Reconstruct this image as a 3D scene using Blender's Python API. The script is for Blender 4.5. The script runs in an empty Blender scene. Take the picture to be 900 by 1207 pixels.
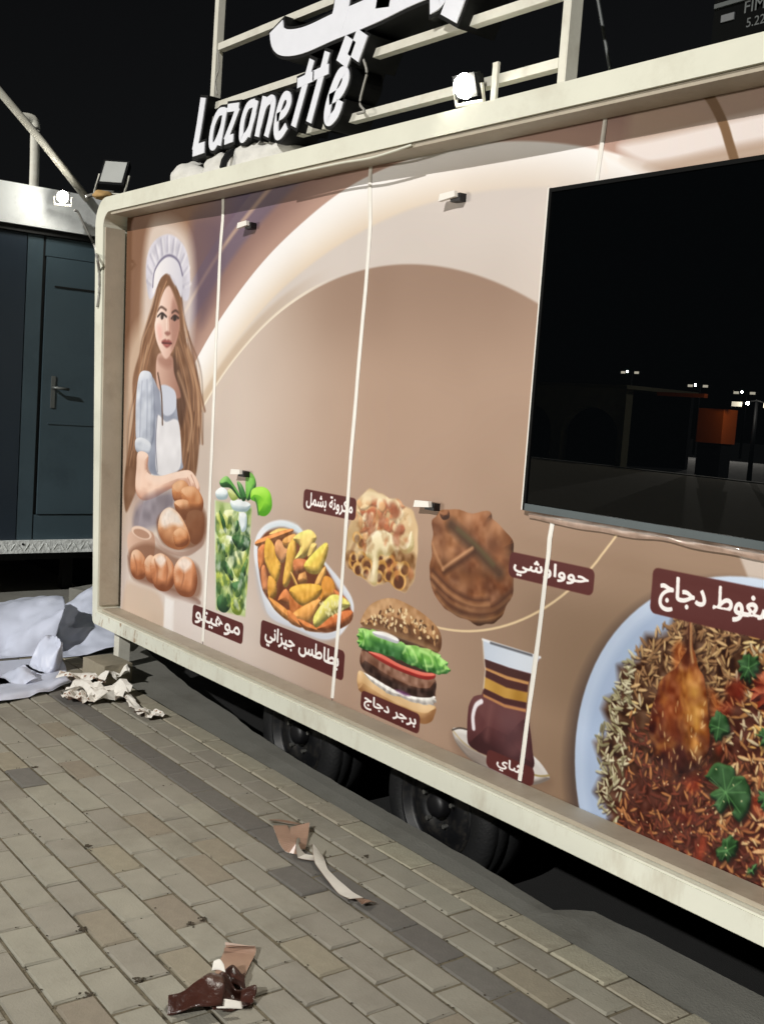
import bpy, bmesh, math, random
import numpy as np
from mathutils import Vector, Matrix, noise as mnoise
R = math.radians
scene = bpy.context.scene
col = scene.collection
# ---------------------------------------------------------------- camera (eye height 1.5 m, looking along the trailer)
cam_d = bpy.data.cameras.new('camera'); cam = bpy.data.objects.new('camera', cam_d); col.objects.link(cam)
cam_d.sensor_fit = 'VERTICAL'; cam_d.sensor_height = 24.0; cam_d.lens = 24.0*1291.28/1207.0
cam_d.clip_start = .05; cam_d.clip_end = 3000
cam.matrix_world = Matrix(((0.601351, -0.119295, 0.790029, 0.000000), (0.795799, 0.001208, -0.605560, 0.000000), (0.071286, 0.992858, 0.095661, 1.500000), (0.000000, 0.000000, 0.000000, 1.000000)))
scene.camera = cam
# ---------------------------------------------------------------- night sky, the one distant key light, exposure
SUN_EL, SUN_AZ = 30.0, 24.0                           # light comes from in front of the trailer, a little from the right
w = bpy.data.worlds.new('World'); scene.world = w; w.use_nodes = True
nt = w.node_tree; bg = nt.nodes['Background']
sky = nt.nodes.new('ShaderNodeTexSky'); sky.sky_type = 'NISHITA'; sky.sun_disc = False
sky.sun_elevation = R(SUN_EL); sky.sun_rotation = R(180-SUN_AZ)
hs = nt.nodes.new('ShaderNodeHueSaturation'); hs.inputs['Saturation'].default_value = .25
nt.links.new(sky.outputs[0], hs.inputs['Color']); nt.links.new(hs.outputs[0], bg.inputs[0]); bg.inputs[1].default_value = .0011
sd = bpy.data.lights.new('sun', 'SUN'); sd.energy = 2.95; sd.angle = R(.9); sd.color = (1, .98, .935)
so = bpy.data.objects.new('sun', sd); col.objects.link(so)
ldir = Vector((math.sin(R(SUN_AZ))*math.cos(R(SUN_EL)), -math.cos(R(SUN_AZ))*math.cos(R(SUN_EL)), math.sin(R(SUN_EL))))
so.rotation_euler = ldir.to_track_quat('Z', 'Y').to_euler(); so.location = ldir*30
vs = scene.view_settings; vs.view_transform = 'Standard'; vs.look = 'None'; vs.exposure = 0; vs.gamma = 1; vs.use_curve_mapping = False
scene.cycles.use_denoising = True; scene.cycles.max_bounces = 6; scene.cycles.sample_clamp_indirect = 4
# ---------------------------------------------------------------- helpers
def tag(o, label=None, cat=None, group=None, kind=None):
    for k, v in (('label', label), ('category', cat), ('group', group), ('kind', kind)):
        if v: o[k] = v
    return o
def empty(name, loc, label, cat, group=None, rz=0):
    o = bpy.data.objects.new(name, None); col.objects.link(o); o.location = loc; o.rotation_euler = (0, 0, rz); o.empty_display_size = .1
    return tag(o, label, cat, group)
def link(name, me, mt, parent=None, smooth=False):
    o = bpy.data.objects.new(name, me); col.objects.link(o)
    if mt:
        me.materials.clear()
        for m_ in (mt if isinstance(mt, (list, tuple)) else [mt]): me.materials.append(m_)
    if smooth: me.polygons.foreach_set('use_smooth', [True]*len(me.polygons))
    if parent:
        o.parent = parent
        o.matrix_parent_inverse = parent_inv(parent)
    return o
def parent_inv(p):                                     # children are modelled in world coordinates; mesh parts sit at the origin
    return Matrix.LocRotScale(p.location, p.rotation_euler, p.scale).inverted() if p.type == 'EMPTY' else Matrix.Identity(4)
def mesh(name, bm, mt, parent=None, bev=0, smooth=False, seg=2):
    if bev:
        bmesh.ops.bevel(bm, geom=[e for e in bm.edges if len(e.link_faces) == 2 and e.calc_face_angle(0) > .5], offset=bev, segments=seg, affect='EDGES', profile=.6)
    bmesh.ops.recalc_face_normals(bm, faces=bm.faces)
    me = bpy.data.meshes.new(name); bm.to_mesh(me); bm.free()
    return link(name, me, mt, parent, smooth)
def pyd(name, v, f, mt, parent=None, smooth=False):
    me = bpy.data.meshes.new(name); me.from_pydata(v, [], f); me.update()
    return link(name, me, mt, parent, smooth)
def box(bm, a, b):
    x0, y0, z0 = a; x1, y1, z1 = b
    v = [bm.verts.new(p) for p in ((x0,y0,z0),(x1,y0,z0),(x1,y1,z0),(x0,y1,z0),(x0,y0,z1),(x1,y0,z1),(x1,y1,z1),(x0,y1,z1))]
    for f in ((0,3,2,1),(4,5,6,7),(0,1,5,4),(1,2,6,5),(2,3,7,6),(3,0,4,7)): bm.faces.new([v[i] for i in f])
def prism(bm, pts, y0, y1):                            # outline in x,z extruded along y
    a = [bm.verts.new((x, y0, z)) for x, z in pts]; b = [bm.verts.new((x, y1, z)) for x, z in pts]
    n = len(pts); bm.faces.new(a); bm.faces.new(b[::-1])
    for i in range(n): bm.faces.new((a[i], b[i], b[(i+1) % n], a[(i+1) % n]))
def prismx(bm, pts, x0, x1):                           # outline in y,z extruded along x
    a = [bm.verts.new((x0, y, z)) for y, z in pts]; b = [bm.verts.new((x1, y, z)) for y, z in pts]
    n = len(pts); bm.faces.new(a); bm.faces.new(b[::-1])
    for i in range(n): bm.faces.new((a[i], b[i], b[(i+1) % n], a[(i+1) % n]))
def prismz(bm, pts, z0, z1):
    a = [bm.verts.new((x, y, z0)) for x, y in pts]; b = [bm.verts.new((x, y, z1)) for x, y in pts]
    n = len(pts); bm.faces.new(a[::-1]); bm.faces.new(b)
    for i in range(n): bm.faces.new((a[i], a[(i+1) % n], b[(i+1) % n], b[i]))
def tube(bm, pts, r, n=10, cap=True):
    pts = [Vector(p) for p in pts]; rings = []
    for i, p in enumerate(pts):
        d = (pts[min(i+1, len(pts)-1)]-pts[max(i-1, 0)]).normalized()
        u = d.cross(Vector((0, 0, 1)));
        if u.length < .05: u = d.cross(Vector((0, 1, 0)))
        u.normalize(); v = d.cross(u)
        rr = r[i] if isinstance(r, (list, tuple)) else r
        rings.append([bm.verts.new(p+(u*math.cos(2*math.pi*k/n)+v*math.sin(2*math.pi*k/n))*rr) for k in range(n)])
    for a, b in zip(rings, rings[1:]):
        for k in range(n): bm.faces.new((a[k], a[(k+1) % n], b[(k+1) % n], b[k]))
    if cap: bm.faces.new(rings[0][::-1]); bm.faces.new(rings[-1])
def lathe_y(bm, prof, cx, cz, n=40, closed=False):     # profile of (radius, y) spun about the y axis
    rings = []
    for r, y in prof:
        rings.append([bm.verts.new((cx+r*math.cos(2*math.pi*k/n), y, cz+r*math.sin(2*math.pi*k/n))) for k in range(n)] if r > 1e-6 else [bm.verts.new((cx, y, cz))])
    for a, b in zip(rings, rings[1:]):
        for k in range(n):
            q = [a[k % len(a)], a[(k+1) % len(a)], b[(k+1) % len(b)], b[k % len(b)]]
            q = [v for i, v in enumerate(q) if v not in q[:i]]
            if len(q) > 2: bm.faces.new(q)
def smooth_pts(p, n=5):
    p = [Vector(q) for q in p]; out = []
    for i in range(len(p)-1):
        a, b, c, d = p[max(i-1, 0)], p[i], p[i+1], p[min(i+2, len(p)-1)]
        for k in range(n):
            t = k/n; out.append(.5*((2*b)+(c-a)*t+(2*a-5*b+4*c-d)*t*t+(3*b-3*c+d-a)*t**3))
    return out+[p[-1]]
# ---------------------------------------------------------------- materials
def srgb(r, g, b):
    return tuple(((c/255)/12.92 if c/255 <= .04045 else ((c/255+.055)/1.055)**2.4) for c in (r, g, b))
def mat(name, rgb, rough=.6, metal=0., var=.0, scale=6., bump=0., bscale=60., spec=.5, dirt=None, dscale=2., damt=.5, rand=0., stretch=None, coat=0., world=False):
    m = bpy.data.materials.new(name); m.use_nodes = True; n = m.node_tree.nodes; l = m.node_tree.links; p = n['Principled BSDF']
    p.inputs['Roughness'].default_value = rough; p.inputs['Metallic'].default_value = metal; p.inputs['Specular IOR Level'].default_value = spec
    p.inputs['Coat Weight'].default_value = coat
    base = srgb(*rgb); tc = n.new('ShaderNodeTexCoord'); vec = tc.outputs['Object']
    if world: vec = n.new('ShaderNodeNewGeometry').outputs['Position']
    if stretch:
        mp = n.new('ShaderNodeMapping'); mp.inputs['Scale'].default_value = stretch; l.new(vec, mp.inputs[0]); vec = mp.outputs[0]
    cur = n.new('ShaderNodeRGB'); cur.outputs[0].default_value = (*base, 1); cur = cur.outputs[0]
    def nz(sc, det=5, ro=.6):
        t = n.new('ShaderNodeTexNoise'); t.inputs['Scale'].default_value = sc; t.inputs['Detail'].default_value = det; t.inputs['Roughness'].default_value = ro; l.new(vec, t.inputs['Vector']); return t.outputs['Fac']
    def ramp(f, a, b):
        r = n.new('ShaderNodeMapRange'); r.inputs[1].default_value = a; r.inputs[2].default_value = b; l.new(f, r.inputs[0]); return r.outputs[0]
    def mixc(f, a, b, bt='MIX'):
        x = n.new('ShaderNodeMix'); x.data_type = 'RGBA'; x.blend_type = bt
        for s_, v in ((0, f), (6, a), (7, b)):
            if isinstance(v, (int, float)): x.inputs[s_].default_value = v
            elif isinstance(v, tuple): x.inputs[s_].default_value = (*v, 1)
            else: l.new(v, x.inputs[s_])
        return x.outputs[2]
    if var:
        cur = mixc(ramp(nz(scale), .3, .7), mixc(1., cur, (1-var,)*3, 'MULTIPLY'), mixc(1., cur, (1+var*.6,)*3, 'MULTIPLY'))
    if rand:
        oi = n.new('ShaderNodeObjectInfo'); r = n.new('ShaderNodeMapRange'); r.inputs[3].default_value = 1-rand; r.inputs[4].default_value = 1+rand*.7; l.new(oi.outputs['Random'], r.inputs[0])
        hv = n.new('ShaderNodeHueSaturation'); l.new(r.outputs[0], hv.inputs['Value']); l.new(cur, hv.inputs['Color'])
        mm = n.new('ShaderNodeMath'); mm.operation = 'MULTIPLY_ADD'; mm.inputs[1].default_value = .02; mm.inputs[2].default_value = .49; l.new(oi.outputs['Random'], mm.inputs[0]); l.new(mm.outputs[0], hv.inputs['Hue']); cur = hv.outputs[0]
    if dirt:
        f = ramp(nz(dscale, 8, .7), .5, .72); mu = n.new('ShaderNodeMath'); mu.operation = 'MULTIPLY'; mu.inputs[1].default_value = damt; l.new(f, mu.inputs[0]); cur = mixc(mu.outputs[0], cur, srgb(*dirt))
    l.new(cur, p.inputs['Base Color'])
    if bump:
        b = n.new('ShaderNodeBump'); b.inputs['Strength'].default_value = bump; b.inputs['Distance'].default_value = .01; l.new(nz(bscale), b.inputs['Height']); l.new(b.outputs[0], p.inputs['Normal'])
    return m
def emit(name, rgb, s):
    m = bpy.data.materials.new(name); m.use_nodes = True; p = m.node_tree.nodes['Principled BSDF']
    p.inputs['Base Color'].default_value = (*srgb(*rgb), 1); p.inputs['Emission Color'].default_value = (*srgb(*rgb), 1); p.inputs['Emission Strength'].default_value = s
    return m
M = dict(
    cream=mat('cream_paint', (226, 226, 210), .38, var=.05, scale=3, bump=.08, bscale=25, dirt=(176, 168, 148), dscale=2.4, damt=.4),
    rail=mat('worn_cream_paint', (226, 227, 212), .4, var=.05, scale=3, bump=.1, bscale=30, dirt=(150, 126, 92), dscale=7, damt=.38, stretch=(1, 1, .35)),
    taupe=mat('taupe_trim_and_shade', (178, 168, 150), .5, var=.08, scale=8, bump=.1, dirt=(140, 124, 104), dscale=6, damt=.4),  # sill's own taupe, and the painted shade of the reveal's head and jamb
    rubber=mat('tyre_rubber', (11, 12, 14), .7, var=.2, scale=30, bump=.3, bscale=90, dirt=(28, 28, 28), dscale=14, damt=.4),
    rim=mat('dusty_steel_rim', (14, 15, 18), .5, .1, var=.2, scale=12, dirt=(60, 56, 50), dscale=20, damt=.6),
    hub=mat('dark_hub_cap', (16, 16, 19), .5, .1, var=.1),
    under=mat('underbody_black', (16, 16, 17), .8, var=.2),
    seam=mat('white_seam_strip', (238, 234, 226), .45, var=.04, scale=40),
    blackbar=mat('black_aluminium', (8, 9, 10), .6, 0., var=.1, spec=.1),
    tealbar=mat('grey_sill_bar', (50, 62, 66), .4, .3, var=.15, scale=9),
    tubew=mat('white_steel_tube', (214, 212, 200), .42, var=.08, scale=9, bump=.08, dirt=(170, 160, 140), dscale=8, damt=.35),
    face=mat('white_letter_face', (232, 234, 242), .35, var=.03, scale=14),
    ret=mat('black_letter_return', (7, 8, 9), .6, var=.2, scale=12, spec=.2),
    paver=mat('sand_grey_paver', (146, 142, 130), .85, var=.10, scale=7, bump=.3, bscale=140, rand=.10, dirt=(104, 98, 86), dscale=2.6, damt=.5, world=True),
    paverd=mat('charcoal_paver', (106, 103, 98), .85, var=.10, scale=26, bump=.35, bscale=140, rand=.10),
    paverl=mat('pale_border_paver', (164, 158, 140), .85, var=.12, scale=20, bump=.4, bscale=120, rand=.08, dirt=(110, 102, 84), dscale=8, damt=.5),
    paverr=mat('reddish_paver', (140, 132, 116), .85, var=.10, scale=26, bump=.35, bscale=140, rand=.08),
    sand=mat('joint_sand', (112, 104, 86), .95, var=.3, scale=40, bump=.5, bscale=200, dirt=(52, 46, 36), dscale=12, damt=.9),
    kerb=mat('grey_kerb_concrete', (120, 119, 112), .9, var=.10, scale=5, bump=.3, bscale=120, dirt=(84, 80, 70), dscale=3, damt=.5),
    asphalt=mat('dark_asphalt', (20, 20, 20), .92, var=.25, scale=20, bump=.6, bscale=160),
    block=mat('concrete_block', (150, 142, 124), .9, var=.15, scale=14, bump=.4, bscale=120),
    vinyl=mat('white_vinyl_sheet', (206, 212, 230), .36, var=.04, scale=5, bump=.06, bscale=14),
    scrap=mat('white_backing_paper', (226, 222, 214), .6, var=.06, scale=30),
    brown=mat('brown_vinyl_film', (66, 38, 31), .28, var=.3, scale=24, bump=.5, bscale=30),
    mocha=mat('mocha_vinyl_film', (158, 128, 110), .35, var=.12, scale=22),
    teal=mat('slate_painted_steel', (66, 82, 90), .34, var=.12, scale=1.6, bump=.05, bscale=3, dirt=(44, 56, 64), dscale=1.1, damt=.7),
    tealdk=mat('slate_shadow_gap', (8, 10, 12), .6),
    zinc=mat('weathered_white_fascia', (222, 226, 226), .45, var=.12, scale=3, bump=.1, bscale=20, dirt=(140, 142, 140), dscale=2.5, damt=.5),
    chrome=mat('bare_metal', (150, 150, 146), .35, .8, var=.1),
    plast=mat('dark_plastic', (16, 17, 18), .6, spec=.25),
    cable=mat('grey_cable', (150, 148, 142), .5),
    cloth=mat('white_sack_cloth', (216, 214, 208), .8, var=.12, scale=14, bump=.4, bscale=26),
    wood=mat('ochre_foam', (186, 150, 96), .8, var=.2, scale=12),
    stucco=mat('olive_stucco', (168, 162, 128), .9, var=.15, scale=3),
    orange=emit('self_glow_orange', (190, 86, 24), .035),  # faint emission stands in for light on the kiosk's unlit mirrored side
    lampon=emit('lamp_lens_lit', (255, 250, 235), 140.),
    lampfar=emit('far_lamp_lit', (255, 246, 222), 8.),
)
M['dimsteel'] = mat('dim_steel', (104, 108, 106), .4, .3, var=.1)
M['lampoff'] = mat('lamp_lens_unlit', (196, 198, 194), .25, var=.06)
def add_rust(m):                                     # chipped, rust-stained paint towards the left end of the lower rail
    n = m.node_tree.nodes; l = m.node_tree.links; p = n['Principled BSDF']; old = p.inputs['Base Color'].links[0].from_socket
    tc = n.new('ShaderNodeTexCoord'); sx = n.new('ShaderNodeSeparateXYZ'); l.new(tc.outputs['Object'], sx.inputs[0])
    r = n.new('ShaderNodeMapRange'); r.inputs[1].default_value = -4.2; r.inputs[2].default_value = -5.2; l.new(sx.outputs[0], r.inputs[0])
    mp = n.new('ShaderNodeMapping'); mp.inputs['Scale'].default_value = (26, 1, 9); l.new(tc.outputs['Object'], mp.inputs[0])
    t = n.new('ShaderNodeTexNoise'); t.inputs['Scale'].default_value = 1; t.inputs['Detail'].default_value = 6; t.inputs['Roughness'].default_value = .7; l.new(mp.outputs[0], t.inputs['Vector'])
    q = n.new('ShaderNodeMapRange'); q.inputs[1].default_value = .56; q.inputs[2].default_value = .63; l.new(t.outputs['Fac'], q.inputs[0])
    mu = n.new('ShaderNodeMath'); mu.operation = 'MULTIPLY'; l.new(r.outputs[0], mu.inputs[0]); l.new(q.outputs[0], mu.inputs[1])
    x = n.new('ShaderNodeMix'); x.data_type = 'RGBA'; l.new(mu.outputs[0], x.inputs[0]); l.new(old, x.inputs[6]); x.inputs[7].default_value = (*srgb(150, 112, 62), 1); l.new(x.outputs[2], p.inputs['Base Color'])
add_rust(M['rail'])
# ================================================================= the setting
random.seed(4)
# road, a kerb step below the pavement
pyd('road', [(-150, -150, -.25), (150, -150, -.25), (150, 150, -.25), (-150, 150, -.25)], [(0, 1, 2, 3)], M['asphalt'])['kind'] = 'structure'
# pavement: a wide slab, with individually laid pavers where the photograph shows them
PL, PWD, JG = .2083, .1065, .0095
PVX0, PVX1 = -7.1, .2
Y0 = .972
rows = list(range(-8, 13))
YB = Y0+PWD*13
def pave_mat():
    m = bpy.data.materials.new('laid_paver_field'); m.use_nodes = True; n = m.node_tree.nodes; l = m.node_tree.links; p = n['Principled BSDF']; p.inputs['Roughness'].default_value = .88
    tc = n.new('ShaderNodeTexCoord'); mp = n.new('ShaderNodeMapping'); mp.inputs['Location'].default_value = (2.646-.104, -Y0, 0); l.new(tc.outputs['Object'], mp.inputs[0])
    b = n.new('ShaderNodeTexBrick'); b.inputs['Scale'].default_value = 1; b.inputs['Brick Width'].default_value = PL; b.inputs['Row Height'].default_value = PWD; b.inputs['Mortar Size'].default_value = .004; b.inputs['Bias'].default_value = 0
    b.inputs['Color1'].default_value = (*srgb(146, 139, 121), 1); b.inputs['Color2'].default_value = (*srgb(138, 131, 110), 1); b.inputs['Mortar'].default_value = (*srgb(110, 102, 84), 1); l.new(mp.outputs[0], b.inputs['Vector'])
    l.new(b.outputs['Color'], p.inputs['Base Color']); bp = n.new('ShaderNodeBump'); bp.inputs['Strength'].default_value = .4; bp.inputs['Distance'].default_value = .01; bp.invert = True; l.new(b.outputs['Fac'], bp.inputs['Height']); l.new(bp.outputs[0], p.inputs['Normal'])
    return m
yA = Y0+PWD*rows[0]
v = []; f = []
for (a, b, c, d) in ((-60, -24, 30, yA), (-60, yA, PVX0, YB), (PVX1, yA, 30, YB)):
    i = len(v); v += [(a, b, 0), (c, b, 0), (c, d, 0), (a, d, 0)]; f.append((i, i+1, i+2, i+3))
pav = pyd('pavement', v, f, pave_mat()); pav['kind'] = 'structure'
sand = pyd('joint_sand', [(PVX0, yA, -.006), (PVX1, yA, -.006), (PVX1, YB, -.006), (PVX0, YB, -.006)], [(0, 1, 2, 3)], M['sand'], pav)
def paver_mesh(name, seed, mt):
    r = random.Random(seed); hx, hy, c = (PL-JG)/2, (PWD-JG)/2, .0045
    def lv(x, y, z): return (x+r.uniform(-.0012, .0012), y+r.uniform(-.0012, .0012), z+r.uniform(-.0009, .0009))
    v = [(sx*hx, sy*hy, -.03) for sx, sy in ((-1,-1),(1,-1),(1,1),(-1,1))]+[lv(sx*hx, sy*hy, -.005) for sx, sy in ((-1,-1),(1,-1),(1,1),(-1,1))]+[lv(sx*(hx-c), sy*(hy-c), 0) for sx, sy in ((-1,-1),(1,-1),(1,1),(-1,1))]
    f = [(8, 9, 10, 11)]
    for a in (0, 4):
        for k in range(4): f.append((a+k, a+(k+1) % 4, a+4+(k+1) % 4, a+4+k))
    me = bpy.data.meshes.new(name); me.from_pydata(v, [], f); me.update(); me.materials.append(mt); return me
KM = {k: [paver_mesh('brick', i*7+j, M[k]) for j in range(5)] for i, k in enumerate(('paver', 'paverd', 'paverl', 'paverr'))}
cells = []
camx = Vector((0, 0, 1.5)); vmat = cam.matrix_world.inverted()
def view(x, y, z=0):                                   # where a point of the pavement lies in the photograph, to pick the pavers that show
    q = vmat @ Vector((x, y, z))
    if q.z > -.1: return None
    s = 1291.28/-q.z; return 450+q.x*s, 603.5-q.y*s, s
for j in rows:
    y = Y0+PWD*(j+.5); off = -2.646 if j % 2 == 0 else -2.5415
    k0 = int(math.floor((PVX0-off)/PL))
    for k in range(k0, int((PVX1-off)/PL)+1):
        x = off+PL*(k+.5)
        if x-PL/2 < PVX0-.11 or x+PL/2 > PVX1+.11: continue
        vw = view(x, y); size = 0
        if vw and -25 < vw[0] < 925 and -25 < vw[1] < 1230:
            size = vw[2]**2/math.sqrt(x*x+y*y+2.25)
        cells.append((size, j, x, y))
cells.sort(reverse=True)
rest = bmesh.new(); rnd = random.Random(11)
for i, (s, j, x, y) in enumerate(cells):
    if j == 12: key = 'paverl'
    elif j == 9 and x < -1.2: key = 'paverd'
    else:
        q = rnd.random(); key = 'paverr' if (q < .05 or (j in (6, 7) and q < .12)) else ('paverd' if q > .985 else 'paver')
    dx, dy, rz, tz = rnd.uniform(-.0016, .0016), rnd.uniform(-.0012, .0012), rnd.uniform(-.006, .006), rnd.uniform(-.0022, .0018)
    me = KM[key][rnd.randrange(5)]; rx, ry = rnd.uniform(-.010, .010), rnd.uniform(-.006, .006)
    if i < 300 and s > 0:
        o = bpy.data.objects.new('brick', me); col.objects.link(o); o.parent = pav; o.location = (x+dx, y+dy, tz); o.rotation_euler = (rx, ry, rz)
    else:
        mt_ = Matrix.Translation((x+dx, y+dy, tz)) @ Matrix.Rotation(rz, 4, 'Z'); n0 = len(rest.verts)
        rest.from_mesh(me); rest.verts.ensure_lookup_table()
        for vv in rest.verts[n0:]: vv.co = mt_ @ vv.co
rb = mesh('far_bricks', rest, M['paver'], pav); rb['kind'] = 'stuff'
# concrete margin that ends in a ragged kerb edge beside the trailer
edge = [(-60, 3.3), (-8, 3.2), (-6.6, 2.95), (-5.57, 2.74), (-4.9, 2.63), (-4.45, 2.60), (-4.15, 2.55), (-3.8, 2.525), (-3.48, 2.512), (-3.2, 2.505), (-2.9, 2.503), (-2.45, 2.49), (-2.3, 2.475), (-2.2, 2.472), (-2.17, 2.53), (-2.13, 2.578), (-1.95, 2.592), (-1.83, 2.60), (-1.56, 2.606), (-1.0, 2.61), (6, 2.62), (30, 2.62)]
fine = []
for a, b in zip(edge, edge[1:]):
    n = max(1, min(30, int((b[0]-a[0])/.06)))
    for k in range(n):
        t = k/n; x = a[0]+(b[0]-a[0])*t; fine.append((x, a[1]+(b[1]-a[1])*t+.008*mnoise.noise(Vector((x*9, 0, 3)))))
fine.append(edge[-1])
v = []; f = []
for (x, y) in fine:
    v += [(x, YB+.002+.006*mnoise.noise(Vector((x*6, 5, 1))), -.004), (x, (YB+y)/2, .001+.003*mnoise.noise(Vector((x*4, 1, 0)))), (x, y-.012, -.001), (x, y, -.014), (x, y+.01, -.251)]
for i in range(len(fine)-1):
    for k in range(4): f.append((5*i+k, 5*i+5+k, 5*i+6+k, 5*i+1+k))
pyd('kerb', v, f, M['kerb'], None)['kind'] = 'structure'
# ================================================================= the food trailer
tr = empty('food_trailer', (-2.7, 3.4, -.25), 'cream framed food trailer wrapped in a mocha print of dishes', 'food trailer')
YF, YP = 2.35, 2.47
XR, XL = .32, -5.60
def zt_o(x): return 2.495+(x+5.5)*(2.470-2.495)/3.82
def zt_i(x): return 2.418+(x+5.5)*(2.397-2.418)/3.82
def zb_o(x): return .224+(x+5.5)*(.260-.224)/4.1
def zb_i(x): return .297+(x+5.5)*(.334-.297)/4.1
LO = [(-5.755, 2.203), (-5.574, 0.264)]; LI = [(-5.646, 2.107), (-5.518, 0.335)]
xo = lambda z: LO[1][0]+(LO[0][0]-LO[1][0])*(z-LO[1][1])/(LO[0][1]-LO[1][1])
xi = lambda z: LI[1][0]+(LI[0][0]-LI[1][0])*(z-LI[1][1])/(LI[0][1]-LI[1][1])
def ringpts(xl, zt, zb, rt, rb):
    xlt, xlb = xl(2.3), xl(.35); o = []
    xa, za = xl(2.45), zt(xlt); xb, zb_ = xl(.25), zb(xlb)
    n = 8
    for k in range(n+1):                                # upper left corner
        a = math.pi/2+math.pi/2*k/n; o.append((xa+rt+rt*math.cos(a), zt(xa+rt)-rt+rt*math.sin(a)))
    for k in range(n+1):                                # lower left corner
        a = math.pi+math.pi/2*k/n; o.append((xb+rb+rb*math.cos(a), zb(xb+rb)+rb+rb*math.sin(a)))
    for x in (-4, -2.5, -1, XR-.1): o.append((x, zb(x)))
    o.append((XR if rt > .1 else XR-.1, zb(XR))); o.append((XR if rt > .1 else XR-.1, zt(XR)))
    for x in (XR-.2, -1, -2.5, -4): o.append((x, zt(x)))
    return o
outer = ringpts(xo, zt_o, zb_o, .13, .03); inner = ringpts(xi, zt_i, zb_i, .075, .012)
bm = bmesh.new(); n = len(outer)
assert len(inner) == n
Lf = {}
for nm, pts, y in (('of', outer, YF), ('if', inner, YF), ('ib', inner, YP+.03), ('ob', outer, YP+.06)):
    Lf[nm] = [bm.verts.new((x, y+.004*mnoise.noise(Vector((x*1.2, z, y))), z)) for x, z in pts]
for a, b in (('of', 'if'), ('if', 'ib'), ('ib', 'ob'), ('ob', 'of')):
    for k in range(n): bm.faces.new((Lf[a][k], Lf[a][(k+1) % n], Lf[b][(k+1) % n], Lf[b][k]))
sf = mesh('side_frame', bm, M['cream'], tr, .006)
# worn outer skin of the lower rail, with its lap joint
bm = bmesh.new(); prism(bm, [(x, zb_o(x)+.004) for x in np.linspace(-5.52, XR, 12)]+[(x, zb_i(x)-.006) for x in np.linspace(XR, -5.52, 12)], YF-.004, YF-.0008); mesh('rail_cover', bm, M['rail'], tr, .001)
# taupe sill ledge; head and jamb strips carry the reveal's shade in their colour
bm = bmesh.new(); prism(bm, [(x, zb_i(x)+.002) for x in np.linspace(-5.50, XR-.11, 10)]+[(x, zb_i(x)+.016) for x in np.linspace(XR-.11, -5.50, 10)], YF+.022, YP-.004); mesh('sill_ledge', bm, M['taupe'], tr, .003)
bm = bmesh.new(); prism(bm, [(x, zt_i(x)-.002) for x in np.linspace(-5.60, XR-.11, 10)]+[(x, zt_i(x)-.016) for x in np.linspace(XR-.11, -5.60, 10)], YF+.010, YP-.004); mesh('head_shade_strip', bm, M['taupe'], tr, .003)
bm = bmesh.new(); prism(bm, [(xi(z)+.002, z) for z in np.linspace(.33, 2.34, 6)]+[(xi(z)+.014, z) for z in np.linspace(2.34, .33, 6)], YF+.007, YP-.004); mesh('jamb_shade_strip', bm, M['taupe'], tr, .003)
# a bead of sealant that has pulled away under the top rail
bm = bmesh.new(); tube(bm, smooth_pts([(x, 2.351-.002*s, z+.006-.002*s) for (x, z), s in zip([(-3.898, 2.388), (-3.638, 2.386), (-3.450, 2.384), (-3.290, 2.378), (-3.165, 2.382), (-3.051, 2.389)], (0, .6, 1, 1, .7, 0))]), .0045, 6); mesh('loose_bead', bm, M['cream'], tr, 0, True)
# ---------------------------------------------------------------- the printed vinyl wrap (flat print), painted in panel metres
PX0, PX1, PZ0, PZ1, PPM = -5.74, 0.34, 0.20, 2.48, 430.0
CW, CH = int((PX1-PX0)*PPM), int((PZ1-PZ0)*PPM)
rng = np.random.RandomState(7)
def vnoise(cell, seed, w=None, h=None):
    w = w or CW; h = h or CH
    r = np.random.RandomState(seed); c = cell*PPM
    gw, gh = int(w/c)+3, int(h/c)+3
    g = r.rand(gh, gw).astype(np.float32)
    x = np.arange(w)/c; y = np.arange(h)/c
    xi = x.astype(int); yi = y.astype(int); fx = (x-xi); fy = (y-yi)
    fx = (fx*fx*(3-2*fx)).astype(np.float32); fy = (fy*fy*(3-2*fy)).astype(np.float32)[:, None]
    a = g[yi][:, xi]; b = g[yi][:, xi+1]; c_ = g[yi+1][:, xi]; d = g[yi+1][:, xi+1]
    return (a*(1-fx)+b*fx)*(1-fy)+(c_*(1-fx)+d*fx)*fy
NZ = {k: vnoise(c, i+3) for i, (k, c) in enumerate([('xl', .6), ('l', .16), ('m', .05), ('s', .018), ('t', .008)])}
CAN = np.zeros((CH, CW, 3), np.float32)
XX = (PX0+(np.arange(CW)+.5)/PPM).astype(np.float32)[None, :]; ZZ = (PZ0+(np.arange(CH)+.5)/PPM).astype(np.float32)[:, None]
def S(pts, n=6, closed=True):                       # smooth curve through points
    p = np.array(pts, float); m = len(p); out = []
    rg = range(m) if closed else range(m-1)
    for i in rg:
        if closed: a, b, c, d = p[(i-1) % m], p[i], p[(i+1) % m], p[(i+2) % m]
        else: a, b, c, d = p[max(i-1, 0)], p[i], p[i+1], p[min(i+2, m-1)]
        for k in range(n):
            t = k/n; out.append(.5*((2*b)+(c-a)*t+(2*a-5*b+4*c-d)*t*t+(3*b-3*c+d-a)*t**3))
    if not closed: out.append(p[-1])
    return np.array(out)
def E(cx, cz, rx, rz, rot=0, n=28):
    t = np.linspace(0, 2*np.pi, n, endpoint=False); x = rx*np.cos(t); z = rz*np.sin(t); c, s = np.cos(rot), np.sin(rot)
    return np.stack([cx+x*c-z*s, cz+x*s+z*c], 1)
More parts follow.
